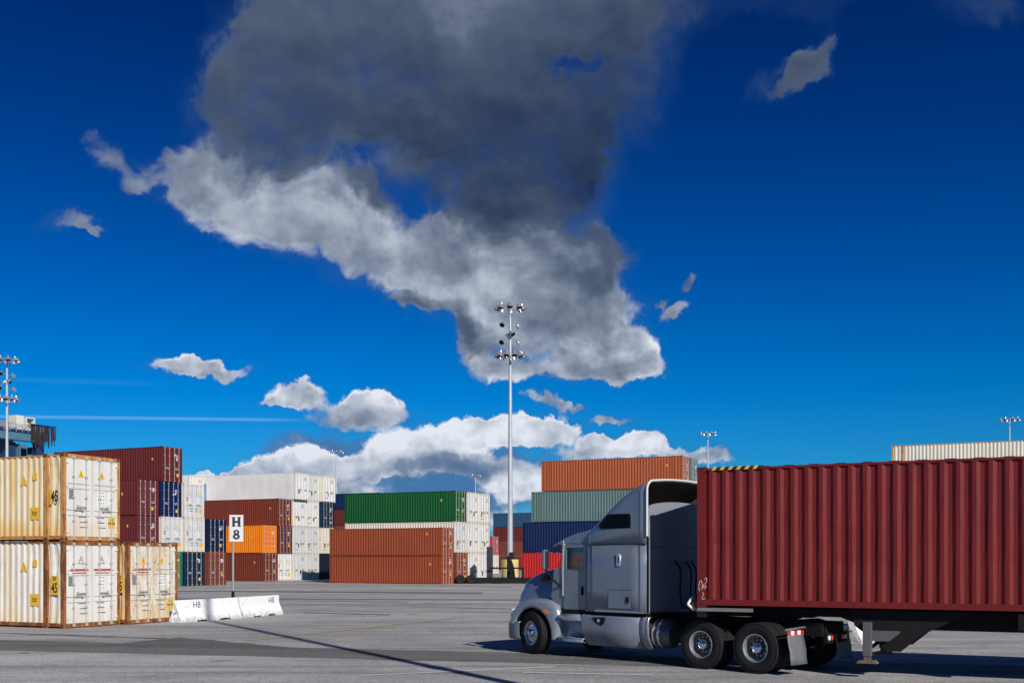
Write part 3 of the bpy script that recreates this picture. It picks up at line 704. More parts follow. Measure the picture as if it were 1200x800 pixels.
# --- A: the old cream 45-foot boxes at the left
a0 = cont(A, 0, 0, 0, 'rusty white container marked 45 at the bottom left corner, resting on the asphalt', L=13.716, side=cream2, door=doorwhite2, frame=rustpost, cast=rustpost, kind='two', near=True, marks='near')
a1 = cont(A, 0, 0.0, HC, 'big cream container marked 45 stacked on top at far left, yellow triangles on its doors', L=13.716, side=cream, door=doorwhite, frame=rustpost2, cast=rustpost, kind='two', near=True, marks='near')
a2 = cont(A, 1, 0.30, 0, 'rust-streaked white-doored container on the ground beside the white barrier', L=13.716, side=cream, door=doorwhite3, frame=rustpost, cast=rustpost, kind='two', near=True, marks='near')
def sticker(t, L, y, z, w, h, mat, name): return put_door(t, plate(w, h, mat=mat), L, y, z, name)
for t, tri, dy_, nn in ((a1, M_yellow, 0, 1), (a0, M_greylabel, 0, 0), (a2, M_yellow, 0, 2)):
    L = 13.716
    for y in (-0.48, 0.42):
        o = put_door(t, cached(('tri', tri.name), lambda: MB().extrude([(-0.13, -0.11), (0.13, -0.11), (0, 0.16)], 'x', 0, 0.004).mesh('warning_triangle', [tri])), L, y, 2.24, 'warning_triangle')
        i = put_door(t, cached(('tri2', tri.name), lambda: MB().extrude([(-0.085, -0.08), (0.085, -0.08), (0, 0.10)], 'x', 0.004, 0.006).mesh('triangle_centre', [M_yellow if tri is M_yellow else M_whitelabel])), L, y, 2.235, 'triangle_centre')
        b = put_door(t, cached('bolt', lambda: MB().box(0.006, 0.008, -0.012, 0.012, -0.05, 0.05).mesh('triangle_mark', [M_ink])), L, y, 2.235, 'triangle_mark')
    sticker(t, L, -0.92 if nn != 1 else -0.90, 1.55, 0.17, 0.32, M_greylabel, 'document_plate')
    p = sticker(t, L, 0.40, 1.48, 0.34, 0.50, M_whitelabel, 'label_plate')
    for r_ in range(4):
        for c_ in range(3): 
            o = link('label_print', plate(0.05, 0.035, 0.002, M_greylabel), p); o.location = (0.0031, -0.1+0.1*c_, 0.18-0.12*r_)
    p = sticker(t, L, 0.80, 1.50, 0.20, 0.46, M_whitelabel, 'label_plate')
    if nn != 0:
        p = sticker(t, L, 0.86, 0.66, 0.30, 0.40, M_yellow, 'warning_label')
        text('45\nHIGH', 0.13, M_ink, p, (0.004, 0, 0.02), (R(90), 0, R(90)), 0.003)
    for y in (-0.42, 0.36):
        for k in range(3):
            o = put_door(t, plate(0.34-0.05*(k % 2), 0.022, mat=M_ink), L, y+0.03*k, 0.80-0.17*k, 'code_marking')
    if nn != 1:
        for y in ((-0.55, 0.45) if nn == 0 else (-0.5,)):
            o = put_door(t, plate(0.75, 0.06, mat=M_redlabel), L, y, 1.93, 'red_stencil_line'); o2 = put_door(t, plate(0.62, 0.04, mat=M_redlabel), L, y, 1.82, 'red_stencil_line')
    # side face: triangle, stickers and the big 45
    tr = put_side(t, cached(('tri', M_yellow.name, 's'), lambda: MB().extrude([(-0.16, -0.14), (0.16, -0.14), (0, 0.2)], 'x', 0, 0.004).mesh('warning_triangle', [M_yellow])), L/2-1.86, 2.02, 'warning_triangle')
    put_side(t, plate(0.2, 0.22, mat=M_yellow), L/2-1.34, 2.15, 'warning_label')
    s = put_side(t, plate(0.42, 0.40, mat=M_yellow), L/2-1.36, 0.92, 'warning_label')
    text('9ft 6in\nHIGH', 0.09, M_ink, s, (0.004, 0, 0), (R(90), 0, R(90)), 0.002)
    if nn == 1:
        text('45', 0.52, M_ink, t, (L/2-0.43, -CW/2-0.003, 1.45), (R(90), 0, 0), 0.012, 0.62)
        put_side(t, plate(0.12, 0.5, mat=M_yellow), L/2-0.60, 1.45, 'warning_label').location.y = -CW/2+0.0
    else:
        s = put_side(t, plate(0.36, 0.62, mat=M_yellow), L/2-0.43, 1.42, 'warning_label'); s.location.y = -CW/2+0.001
        text('45', 0.46, M_ink, t, (L/2-0.43, -CW/2-0.005, 1.32), (R(90), 0, 0), 0.010, 0.62)
        text('9ft 6in\nHIGH', 0.085, M_ink, t, (L/2-0.43, -CW/2-0.005, 1.65), (R(90), 0, 0), 0.003, 0.8)

# --- C: maroon / blue / cream / navy block
cont(C, -1, 0.0, 0, 'maroon container on the ground hidden behind the rusty container beside the barrier', col=maroon2)
cont(C, -1, 0.0, HC, 'lower of two purple-maroon containers left of the cream doors, second tier', col=maroon, door=maroon2)
cont(C, -1, 0.0, 2*HC, 'upper of two purple-maroon containers left of the blue doors, third tier', col=maroon, door=maroon2)
cont(C, 0, 0.1, 0, 'green container on the ground showing a strip beside the rusty container', col=green2)
cont(C, 0, 0.15, HC, 'cream-doored container directly under the dark blue one', col=creamfar, door=greywhite, frame=whitef, kind='two', marks='cream')
cont(C, 0, 0.0, 2*HC, 'dark blue container directly under the topmost long maroon one', col=blue)
cont(C, 0, 0.1, 3*HC, 'long maroon container on top of the tall left stack against the sky', col=maroon)
cont(C, 1, 0.15, 0, 'navy container with yellow label on the ground between green and brown ones', col=teal)
cont(C, 1, 0.2, HC, 'cream-doored container on top of the navy one with yellow label', col=creamfar, door=greywhite, frame=whitef, kind='two', marks='cream')
cont(C, 1, 0.15, 2*HC, 'cream-doored container third tier right of the dark blue one', col=creamfar, door=greywhite, frame=whitef, kind='two', marks='cream')
cont(C, 2, 0.35, 0, 'red-brown container on the ground with pale locking bars behind the sign post', col=brown2)
cont(C, 2, 0.35, HC, 'navy container left of the orange one above the red-brown doors', col=navy)
# --- E: orange / brown / reefers
RF = dict(skind='reefer', kind='reefer', marks='reefer')
cont(E_, 0, 0.15, 0, 'brown container on the ground under the bright orange one', col=brown)
cont(E_, 0, 0.0, HC, 'bright orange container behind the H 8 sign', col=orange)
cont(E_, 1, 0.0, 0, 'white-doored container on the ground right of the brown one', col=creamfar, door=whitep, kind='two', marks='cream')
cont(E_, 1, 0.1, HC, 'maroon container right of the bright orange doors', col=maroon, door=maroon2)
cont(E_, 1, 0.0, 2*HC, 'long brown container directly beneath the long white reefer', col=brown)
for tz, lab, s_ in ((0, 'white reefer on the ground left of its twin, beside the small white container', 0.0), (1, 'white reefer in the second tier beside the maroon doors', 0.0), (2, 'white reefer in the third tier beside the long brown container', 0.0)):
    cont(E_, 2, s_+0.1, tz*HC, lab, col=whitep, door=[greywhite, greywhite, whitep][tz], frame=whitef, **RF)
cont(E_, 2, 0.45, 3*HC, 'long white reefer on top showing its whole blank side', col=whitep, frame=whitef, side=whitep, **RF)
for tz, lab, d_ in ((0, 'white reefer on the ground left of the blue-black container', greywhite), (1, 'pale white reefer in the second tier, left of the narrow cream one', greywhite), (2, 'white reefer in the third tier left of the dark navy doors', whitep), (3, 'middle white reefer of the three along the very top', greywhite)):
    cont(E_, 3, 0.0, tz*HC, lab, col=whitep, door=d_, frame=whitef, **RF)
cont(E_, 4, 0.1, 0, 'blue-black container on the ground left of the orange-red wall', col=darkc, marks='dark')
cont(E_, 4, 0.25, HC, 'cream reefer standing on the blue-black container', col=creamy, frame=whitef, **RF)
cont(E_, 4, 0.30, 2*HC, 'dark navy container between reefers, left of the small blue and red sides', col=teal)
cont(E_, 4, 0.45, 3*HC, 'cream-edged reefer at the right end of the top tier by a distant mast', col=creamy, door=whitep, frame=whitef, **RF)
# reefer block in line behind the cream stack
J = Block(-35.6, 117.6)
for tz in range(4):
    cont(J, 0, 0, tz*HC, ['ground-level', 'second-tier', 'third-tier', 'topmost'][tz] + ' reefer of the distant stack peeking out behind the maroon and cream stack', col=whitep, frame=whitef, **RF)
# --- B: orange-red wall, green on top, reefers
cont(B, 0, 0.0, 0, 'orange-red container on the ground, lower one of the long wall', H=STD, col=orred, kind='two')
cont(B, 0, 0.0, STD, 'orange-red container, upper one of the long wall', H=STD, col=orred, kind='two')
cont(B, 1, 0.15, 0, 'reddish container on the ground between orange-red doors and white reefers', col=brown2, door=orred)
cont(B, 1, 0.05, HC, 'cream container under the green one, a strip of its side showing', col=creamfar, door=greywhite, kind='reefer', marks='reefer')
cont(B, 1, 0.0, 2*HC, 'long green container on top of the middle stack', col=green)
for tz in range(3):
    cont(B, 2, 0.1, tz*HC, ['cream-cornered reefer on the ground right of the reddish doors', 'cream-cornered reefer in the second tier of the middle stack', 'cream-cornered reefer beside the green container'][tz], col=creamy, door=whitep, frame=whitef, **RF)
    cont(B, 3, 0.05, tz*HC, ['white reefer on the ground behind the black chassis tyres', 'white reefer at the right end of the middle stack, second tier', 'white reefer at the right end of the middle stack, top tier'][tz], col=whitep, frame=whitef, **RF)
# distant block seen left of the green one
K = Block(-21.5, 171.0)
for tz, (c_, lab) in enumerate([(brown, 'brown container at ground level of the distant stack behind the green one'), (teal, 'teal container second up in the distant stack behind the green one'), (brown2, 'brown container third up in the distant stack behind the green one'), (maroon, 'distant dark red container left of the cream strip, under the blue one'), (blue, 'distant blue container just left of the green one')]):
    cont(K, 0, 0, tz*STD, lab, H=STD, col=c_)
# dull red container roofs just above the reefers
Lb = Block(-6.6, 146.0)
for tz in range(4):
    cont(Lb, 0, 0.0, tz*HC, 'dull red container, ' + ['lowest', 'second', 'third', 'top'][tz] + ' tier of the distant stack behind the cream-cornered reefers', col=brown)
# --- F: right-hand stack, given by its left ends
def left_block(xl, yl, row, L):      # origin such that the left (non-door) near corner is at (xl, yl)
    return Block(xl+Uv.x*L, yl+Uv.y*L)
Fx, Fy = 0.90, 102.3
def fcont(row, off, tz, label, L, **k):
    b = left_block(Fx+Uv.x*off, Fy+Uv.y*off, 0, L); return cont(b, row, 0, tz, label, L=L, **k)
fcont(0, 0.0, 0, 'bright red container on the ground behind the truck hood', 12.192, col=red)
fcont(0, 0.15, HC, 'dark blue container above the bright red one behind the cab', 12.192, col=blue)
fcont(0, 1.05, 2*HC, 'grey-green container between the dark blue and the faded orange ones', 13.716, col=greygreen)
fcont(0, 2.1, 3*HC, 'faded orange container on top of the stack behind the truck cab', 13.716, col=orred2)
fcont(1, 2.2, 0, 'brown container at ground level in the row behind the faded orange one', 13.716, col=brown)
fcont(1, 2.2, HC, 'blue container second up in the row behind the faded orange one', 13.716, col=blue)
fcont(1, 2.2, 2*HC, 'brown container third up in the row behind the faded orange one', 13.716, col=brown2)
fcont(1, 2.2, 3*HC, 'grey-green container with door end showing just right of the faded orange one', 13.716, col=greygreen)
# --- G: far stack between the middle and right stacks
G = Block(-4.2+Uv.x*12.6, 217-0.0+Uv.y*12.6)
for tz, (c_, lab) in enumerate([(brown, 'distant brown container at ground level behind the yellow mast pier'), (brown2, 'distant brown container second up behind the tall light mast'), (maroon, 'distant dark red container third up behind the tall light mast'), (steelblue, 'distant steel blue container on top, behind the tall light mast')]):
    cont(G, 0, 0, tz*HC, lab, col=c_)
G2 = Block(-3.1, 164.0)
cont(G2, 0, 0, 0, 'cream container on the ground just right of the reefers, far off', col=creamy, kind='two', marks='cream')
cont(G2, 0, 0, HC, 'pinkish red container just right of the reefers, far off', col=pinkred)
# --- H: cream container rising behind the trailer
Hb = left_block(31.1, 87.4, 0, 13.716)
for tz in range(4):
    cont(Hb, 0, 0, tz*HC, ['red container at the bottom of the stack behind the trailer at right', 'brown container second up in the stack behind the trailer at right', 'navy container third up in the stack behind the trailer at right', 'cream container with rusty end rising above the trailer container at right'][tz], L=13.716, col=[red, brown, navy, creamfar][tz], frame=[red, brown, navy, rustpost2][tz])

# ------------------------------------------------------------------ concrete barriers
def barrier_mat():
    m = bpy.data.materials.new('whitewashed_concrete'); m.use_nodes = True; T = NT(m.node_tree); b = T.n['Principled BSDF']
    co = T.add('ShaderNodeTexCoord').outputs['Object']
    n = T.noise(co, 3.2, 8, 0.7); st = T.noise(T.mapping(co, sc=(5, 5, 0.8)), 2, 6, 0.7)
    c = T.mix(T.math('MULTIPLY', T.smooth(st, 0.5, 0.8), 0.5), (0.80, 0.80, 0.80), (0.50, 0.49, 0.47))
    zz = T.add('ShaderNodeSeparateXYZ'); T.put(zz.inputs[0], co)
    c = T.mix(T.math('MULTIPLY', T.smooth(T.math('ADD', T.noise(co, 7, 6, 0.7), T.math('MULTIPLY', T.smooth(zz.outputs[2], 0.35, 0.0), 0.25)), 0.56, 0.72), 0.5), c, (0.30, 0.29, 0.28))
    c = T.mix(T.smooth(n, 0.64, 0.70), c, (0.40, 0.39, 0.37))
    T.put(b.inputs['Base Color'], c); b.inputs['Roughness'].default_value = 0.85
    T.put(b.inputs['Normal'], T.bump(T.math('ADD', n, T.noise(co, 24, 5)), 0.6, 0.02)); return m
M_bar = barrier_mat()
def barrier(label, p0, p1, writing=None, wpos=0.3, seed=1):
    p0 = Vector(p0); p1 = Vector(p1); L = (p1-p0).length; rz = math.atan2(p1.y-p0.y, p1.x-p0.x); c = (p0+p1)/2
    t = thing('concrete_barrier', label, 'barrier', (c.x, c.y, 0.006), rz, 'white concrete road barriers')
    prof = [(-0.30, 0), (-0.30, 0.09), (-0.20, 0.26), (-0.105, 0.50), (-0.085, 0.80), (0.085, 0.80), (0.105, 0.50), (0.20, 0.26), (0.30, 0.09), (0.30, 0)]
    rnd = random.Random(seed); rows = []; n = 46
    for i in range(n+1):
        x = -L/2+L*i/n; row = []
        q = i/n; endk = 1.0
        for k, (y, z) in enumerate(prof):
            e = 0.0
            if k in (0, 1, 8, 9): e = rnd.uniform(-0.035, 0.012)
            if k in (0, 9) and (0.25 < q < 0.40 or 0.62 < q < 0.80): z = rnd.uniform(0.03, 0.075)   # lifting pockets / broken foot
            if k in (4, 5): z += rnd.uniform(-0.008, 0.004)
            row.append((x + (rnd.uniform(-.02, .02) if i in (0, n) else 0), y + (e if y > 0 else -e)*(1 if y < 0 else 1), z))
        rows.append(row)
    m = MB(); m.grid(rows, 0, False); m.face(range(len(prof)-1, -1, -1)); k = len(m.v)-len(prof); m.face(range(k, k+len(prof)))
    m.obj('barrier_body', M_bar, t, bevel=0.012)
    lp = MB(); lp.path([(L/2-0.01, -0.03, 0.55), (L/2+0.06, -0.03, 0.55), (L/2+0.06, 0.03, 0.55), (L/2-0.01, 0.03, 0.55)], 0.012); lp.path([(-L/2+0.01, -0.03, 0.35), (-L/2-0.06, -0.03, 0.35), (-L/2-0.06, 0.03, 0.35), (-L/2+0.01, 0.03, 0.35)], 0.012)
    lp.obj('steel_loops', M_black, t)
    if writing:
        text(writing, 0.34, M_ink, t, (-L/2+L*wpos, -0.104, 0.60), (R(90-4.8), 0, 0), -0.002, 1.0, 'painted_lettering')
    return t, L
barrier('white concrete barrier painted H8, nearer one beside the rusty container', (-12.15, 38.5), (-10.75, 41.55), 'H8', 0.30, 3)
barrier('farther white concrete barrier with faint H8 at its right end, right of the sign', (-10.72, 41.72), (-9.75, 44.3), 'H8', 0.78, 8)
barrier('white concrete barrier glimpsed under the trailer behind the landing leg', (9.2, 28.9), (11.4, 31.0), None, 0, 11)
# sign H 8
sg = thing('bay_sign', 'white sign with black H over 8 on a thin grey post behind the barriers', 'sign', (-10.92, 41.75, 0.0), 0)
pm = MB(); pm.bar((0, 0, 0), (0, 0, 3.98), 0.042, 12); pm.obj('post', M_galv, sg)
pb = MB(); pb.bar((0, 0, 0.0), (0, 0, 0.05), 0.16, 16); pb.bar((0, 0, 0.05), (0, 0, 1.05), 0.062, 12); pb.obj('post_base', M_black, sg)
sp_ = bpy.data.objects.new('sign_panel', MB().box(-0.13, 0.40, -0.058, -0.046, 2.98, 4.02).mesh('sign_panel', [simple('sign_white', (0.62, 0.64, 0.68), 0.45, noise=0.08)])); COL.objects.link(sp_); sp_.parent = sg
gm = MB()
for x in (0.03, 0.24): gm.box(x-0.05, x+0.05, -0.061, -0.059, 3.56, 3.94)
gm.box(0.08, 0.19, -0.061, -0.059, 3.71, 3.79)
for x in (0.03, 0.24):
    for z in (3.56, 3.91): gm.box(x-0.075, x-0.0505, -0.061, -0.059, z, z+0.03); gm.box(x+0.0505, x+0.075, -0.061, -0.059, z, z+0.03)
gm.obj('letter', M_ink, sp_)
ge = MB()
for zc, rx, rz_ in ((3.345, 0.115, 0.095), (3.175, 0.135, 0.115)):
    for i in range(24):
        a, b = 2*math.pi*i/24, 2*math.pi*(i+1)/24
        q = [(0.135+k*rx*math.cos(t_), -0.060-0.0004*(zc > 3.2), zc+k2*rz_*math.sin(t_)) for k, k2, t_ in ((1, 1, a), (1, 1, b), (0.36, 0.36, b), (0.36, 0.36, a))]
        ge.poly(q)
ge.obj('numeral', M_ink, sp_)
sg.rotation_euler = (0, 0, R(7))

# ------------------------------------------------------------------ high-mast lights
M_mast = simple('mast_galvanised', (0.46, 0.50, 0.54), 0.5, 0.3, noise=0.12, nscale=2)
M_lampshell = simple('lamp_reflector', (0.62, 0.63, 0.65), 0.25, 0.7, noise=0.1)
def lamp_mesh():
    m = MB()
    m.lathe([(0.02, 0.30), (0.10, 0.30), (0.11, 0.16), (0.17, 0.10), (0.25, -0.10), (0.29, -0.26)], 14, 0, axis='z')
    m.lathe([(0.27, -0.25), (0.0, -0.20)], 14, 1, axis='z'); m.lathe([(0.10, 0.30), (0.0, 0.31)], 10, 0, axis='z')
    return m.mesh('floodlight', [M_lampshell, M_black])
LAMP = lamp_mesh()
def mast(label, x, y, H=26.2, full=True, ring=1.25, pier=True, seed=0, rad=0.27):
    t = thing('light_mast', label, 'light mast', (x, y, 0), R(20+seed*17), 'high-mast floodlights of the yard')
    p = MB(); p.bar((0, 0, 2.3), (0, 0, H-0.2), rad, 16, r2=0.10); 
    for z in (9.5, 17.5): p.bar((0, 0, z), (0, 0, z+0.25), 0.245-0.006*z*0.6+0.0, 16)
    p.obj('pole', M_mast, t)
    q = MB(); q.bar((0, 0, 0), (0, 0, 0.62), 0.89, 24); q.obj('pier_base', M_concrete_grey, t)
    q = MB(); q.bar((0, 0, 0.62), (0, 0, 2.25), 0.875, 24); q.obj('pier', simple('yellow_pier_paint', (0.66, 0.52, 0.20), 0.7, noise=0.25, nscale=3), t)
    q = MB(); q.bar((0, 0, 2.25), (0, 0, 2.33), 0.42, 16); q.box(-0.2, 0.22, -0.46, -0.26, 2.3, 2.95); q.obj('base_flange', M_black, t)
    def ringm(z, r, n, name='lamp_ring'):
        m = MB()
        for i in range(20):
            a, b = 2*math.pi*i/20, 2*math.pi*(i+1)/20; m.bar((r*math.cos(a), r*math.sin(a), z), (r*math.cos(b), r*math.sin(b), z), 0.03, 6)
        for i in range(4): a = math.pi/2*i; m.bar((0, 0, z-0.05), (r*math.cos(a), r*math.sin(a), z), 0.03, 6)
        m.bar((0, 0, z-0.25), (0, 0, z+0.2), 0.2, 12); m.obj(name, M_galv, t)
        for i in range(n):
            a = 2*math.pi*(i+0.5)/n; o = link('floodlight', LAMP, t); o.location = (r*math.cos(a), r*math.sin(a), z+0.02)
            o.rotation_euler = (0, R(-16), a)
    ringm(H-0.35, ring, 8)
    if full:
        for k, z in enumerate((H-2.1, H-3.0, H-3.75)):
            m = MB(); a = [0.2, 1.55, 0.1][k]; r = [0.85, 0.45, 0.85][k]
            m.bar((-r*math.cos(a), -r*math.sin(a), z), (r*math.cos(a), r*math.sin(a), z), 0.03, 6); m.obj('cross_arm', M_galv, t)
            for s in (-1, 1):
                o = link('floodlight', LAMP, t); o.location = (s*r*math.cos(a), s*r*math.sin(a), z+0.1); o.rotation_euler = (R(25), R(-55 if s > 0 else -40), a if s > 0 else a+math.pi)
                o.scale = (0.9,)*3
        ringm(H-4.95, ring, 10)
    return t
mast('tall light mast on a yellow pier in the middle of the yard', -0.17, 103.1, H=26.9, ring=1.18)
mast('light mast at the far left edge beside the blue crane', -59.8, 126.3, ring=1.15, seed=2)
mast('distant light mast above the white reefers', -38.9, 236, full=False, ring=1.4, seed=1)
mast('tiny distant light mast above the green container end', -10.4, 303, full=False, ring=1.4, seed=3)
mast('distant light mast just left of the trailer container corner', 36.9, 201, full=False, ring=1.45, seed=4)
mast('distant light mast above the cream container at right', 84.2, 180.5, full=False, ring=1.45, seed=5)
mast('light mast beside the camera whose long shadow crosses the asphalt', 6.45, 8.36, H=32.5, rad=0.185, full=True, seed=1)

# ------------------------------------------------------------------ rubber-tyred gantry crane, far left
M_crane = simple('crane_blue_paint', (0.07, 0.19, 0.27), 0.5, noise=0.15, nscale=2)
M_craned = simple('crane_dark_blue', (0.012, 0.04, 0.10), 0.5, noise=0.2, nscale=2)
cr = thing('gantry_crane', 'blue gantry crane top with white cabinets and hanging cables at far left', 'crane', (-70.1, 154, 0), math.atan2(-Dv.y, -Dv.x))   # local +x runs towards the camera
for s in (0, 1):
    y = -3.2 + 6.4*s
    g_ = MB(); g_.box(0, 25, y-0.55, y+0.55, 18.8, 19.9); g_.obj('girder', M_crane, cr, bevel=0.05)
    for x in (0.7, 23.6):
        l = MB(); l.box(x-0.6, x+0.6, y-0.5, y+0.5, 1.4, 18.8); l.obj('leg', M_craned if s == 0 else M_crane, cr, bevel=0.05)
        w = MB(); w.lathe([(0.2, -0.3), (0.78, -0.3), (0.82, -0.2), (0.82, 0.2), (0.78, 0.3), (0.2, 0.3)], 24, 0, Matrix.Translation((x, y, 0.82))); w.obj('wheel', M_rubber, cr)
for x in (0.7, 23.6):
    l = MB(); l.box(x-0.5, x+0.5, -4.6, 4.6, 1.2, 2.0); l.obj('sill_beam', M_crane, cr, bevel=0.05)
    l = MB(); l.box(x-0.35, x+0.35, -2.6, 2.6, 17.2, 18.2); l.obj('end_tie', M_craned, cr)
tr_ = MB(); tr_.box(0.4, 8.6, -3.9, 3.9, 19.95, 20.3); tr_.obj('trolley_frame', M_craned, cr)
rl = MB()
for i in range(26):
    x = i; rl.bar((x, -3.9, 19.9), (x, -3.9, 21.0), 0.04, 6)
for z in (20.45, 21.0): rl.bar((0, -3.9, z), (25, -3.9, z), 0.04, 6)
tag(rl.obj('walkway_railing', M_galv, cr), kind='stuff')
c1 = MB(); c1.box(3.5, 4.7, -3.6, -1.6, 20.3, 22.3); c1.obj('cabinet', simple('cabinet_white', (0.66, 0.66, 0.62), 0.5), cr, bevel=0.04)
c2 = MB()
c2.box(1.6, 1.75, -3.6, -1.8, 20.3, 22.2); c2.box(2.95, 3.1, -3.6, -1.8, 20.3, 22.2); c2.box(1.76, 2.94, -3.6, -1.8, 22.05, 22.2); c2.box(1.76, 2.94, -3.6, -1.8, 20.3, 20.7); c2.box(1.76, 2.94, -3.5, -3.1, 21.2, 21.4)
c2.obj('hoist_frame', simple('cabinet_white', (0.66, 0.66, 0.62)), cr)
c3 = MB(); c3.box(5.6, 7.4, -3.2, -1.0, 20.3, 21.3); c3.obj('motor_housing', M_galv, cr, bevel=0.05)
M_cable = simple('cable_bundle', (0.025, 0.016, 0.02), 0.8, noise=0.5, nscale=4)
rnd = random.Random(4)
for i in range(14):
    m = MB(); x = -1.45+i*0.29; y = -4.1+rnd.uniform(-.2, .2); zt = 21.2; n = rnd.uniform(1.8, 3.4)
    m.path([(x, y, zt), (x+0.05, y, zt-n*0.7), (x+0.16, y, zt-n), (x+0.27, y, zt-n*0.7), (x+0.3, y, zt)], 0.075, 6); m.obj('cable_loop', M_cable, cr)
m = MB(); m.box(-1.5, 3.0, -4.2, -4.0, 21.15, 21.28); m.obj('cable_beam', M_black, cr)
for k in range(5):
    m = MB(); m.bar((-1.4+0.5*k, -4.0, 18.4), (-1.3+0.5*k, -4.0, 21.2), 0.05, 6); m.obj('beam_support', M_black, cr)
m = MB(); m.box(2.6, 3.8, -3.2, -1.0, 15.7, 18.4); m.box(2.7, 3.7, -3.22, -3.2, 16.0, 17.8, 1); m.obj('operator_cabin', [M_crane, M_glassdark], cr, bevel=0.03)
m = MB(); m.box(4.1, 5.3, -2.7, 2.7, 15.4, 18.6); m.obj('spreader_block', M_craned, cr)
for o in cr.children: o.data.transform(Matrix.Scale(-1, 4, (0, 1, 0))); o.data.flip_normals()

# ------------------------------------------------------------------ wheels
def tyre_mesh(w=0.28, R_=0.51):
    m = MB(); h = w/2; pr = [(0.285, -h+0.02), (0.31, -h+0.005), (0.40, -h-0.008), (0.455, -h-0.004), (0.485, -h+0.012), (R_-0.008, -h+0.035)]
    groove = [-0.6, -0.2, 0.2, 0.6]
    t = [(R_, -h+0.045)]
    for g_ in groove:
        y = g_*h*0.95; t += [(R_, y-0.008), (R_-0.014, y-0.005), (R_-0.014, y+0.005), (R_, y+0.008)]
    t.append((R_, h-0.045))
    pr = pr + t + [(r, -y) for r, y in reversed(pr)]
    m.lathe(pr, 56, 0)
    for i in range(56):      # shoulder lugs
        a = 2*math.pi*i/56
        for s in (-1, 1):
            M = Matrix.Rotation(a, 4, 'Y'); m.box(-0.017, 0.017, min(s*(h-0.05), s*(h+0.001)), max(s*(h-0.05), s*(h+0.001)), R_-0.03, R_+0.001, 0, M)
    return m.mesh('tyre', [M_rubber])
TYRE = tyre_mesh()
def rim_front():
    m = MB()
    m.lathe([(0.292, 0.125), (0.286, 0.135), (0.272, 0.13), (0.262, 0.10), (0.255, 0.07), (0.215, 0.095), (0.18, 0.105), (0.12, 0.10), (0.10, 0.11)], 48, 0)
    m.lathe([(0.29, 0.12), (0.285, -0.12)], 40, 0)
    for i in range(10):
        a = 2*math.pi*i/10; M = Matrix.Rotation(a, 4, 'Y'); m.lathe([(0.024, 0.0), (0.024, 0.004), (0.0, 0.0045)], 12, 1, M @ Matrix.Translation((0, 0.088, 0.222)))
        M = Matrix.Rotation(a+0.31, 4, 'Y'); m.lathe([(0.014, 0.10), (0.014, 0.132), (0.0, 0.138)], 6, 0, M @ Matrix.Translation((0, 0, 0.152)))
    return m.mesh('rim', [M_chrome, M_gasket])
def rim_rear():
    m = MB()
    m.lathe([(0.292, 0.12), (0.286, 0.135), (0.272, 0.13), (0.262, 0.10), (0.250, 0.02)], 48, 0)
    m.lathe([(0.250, 0.02), (0.244, -0.035), (0.20, -0.07), (0.15, -0.055), (0.13, -0.045)], 48, 2)
    for i in range(10):
        a = 2*math.pi*i/10; M = Matrix.Rotation(a, 4, 'Y'); m.lathe([(0.026, 0.0), (0.026, 0.004), (0.0, 0.0045)], 12, 1, M @ Matrix.Translation((0, -0.053, 0.212)))
        M = Matrix.Rotation(a+0.31, 4, 'Y'); m.lathe([(0.015, -0.05), (0.015, -0.012), (0.0, -0.006)], 6, 0, M @ Matrix.Translation((0, 0, 0.162)))
    return m.mesh('rim', [M_chrome, M_gasket, M_disc])
def hub_mesh(front):
    m = MB()
    if front: m.lathe([(0.10, 0.10), (0.10, 0.135), (0.085, 0.165), (0.05, 0.19), (0.0, 0.197)], 28, 0)
    else: m.lathe([(0.13, -0.05), (0.115, 0.0), (0.11, 0.05), (0.10, 0.075), (0.07, 0.095), (0.0, 0.102)], 28, 0)
    return m.mesh('hub', [simple('hub_chrome', (0.62, 0.66, 0.74), 0.14, 1.0, noise=0.05)])
RIMF, RIMR, HUBF, HUBR = rim_front(), rim_rear(), hub_mesh(True), hub_mesh(False)
def wheel(parent, loc, side, front=False, inner=False, rot=0):
    """side +1: outer face towards +y"""
    w = bpy.data.objects.new('wheel', None); COL.objects.link(w); w.parent = parent; w.location = loc
    w.rotation_euler = (0, 0, rot + (0 if side > 0 else math.pi)); w.empty_display_size = 0.2
    link('tyre', TYRE, w)
    if not inner:
        link('rim', RIMF if front else RIMR, w); link('hub', HUBF if front else HUBR, w)
    return w

# ------------------------------------------------------------------ the truck  (local: +x forward, +y towards the camera, origin under first drive axle)
TA = R(135)
tc = Vector((3.93, 22.3)) + Vector((0.7071, 0.7071))*1.25
truck = thing('semi_truck', 'silver grey sleeper-cab semi truck turning, seen from its rear left side', 'truck', (tc.x, tc.y, 0.0), TA)
def ring(x, hw, z0, zt, r, crown=0.03, n=6, bulge=0.0):
    """open cross-section from near bottom over the roof to far bottom"""
    p = [(x, hw, z0), (x, hw+bulge, z0+(zt-r-z0)*0.33), (x, hw+bulge, z0+(zt-r-z0)*0.66)]
    for i in range(n+1):
        a = math.pi/2*i/n; p.append((x, hw-r+r*math.cos(a), zt-r+r*math.sin(a)))
    for y in (0.6, 0.3): p.append((x, (hw-r)*y, zt+crown*(1-y*y)))
    q = [(x, 0, zt+crown)]
    return p + q + [(a, -b, c) for a, b, c in reversed(p)]
SLX = 1.42
def roofz(x):
    T_ = [(1.42, 4.02), (1.63, 3.975), (1.85, 3.89), (2.06, 3.78), (2.33, 3.60), (2.61, 3.385), (2.9, 3.16), (3.12, 3.00), (3.25, 2.93)]
    for (a, za), (b, zb) in zip(T_[:-1], T_[1:]):
        if x <= b: return za+(zb-za)*(x-a)/(b-a)
    return T_[-1][1]
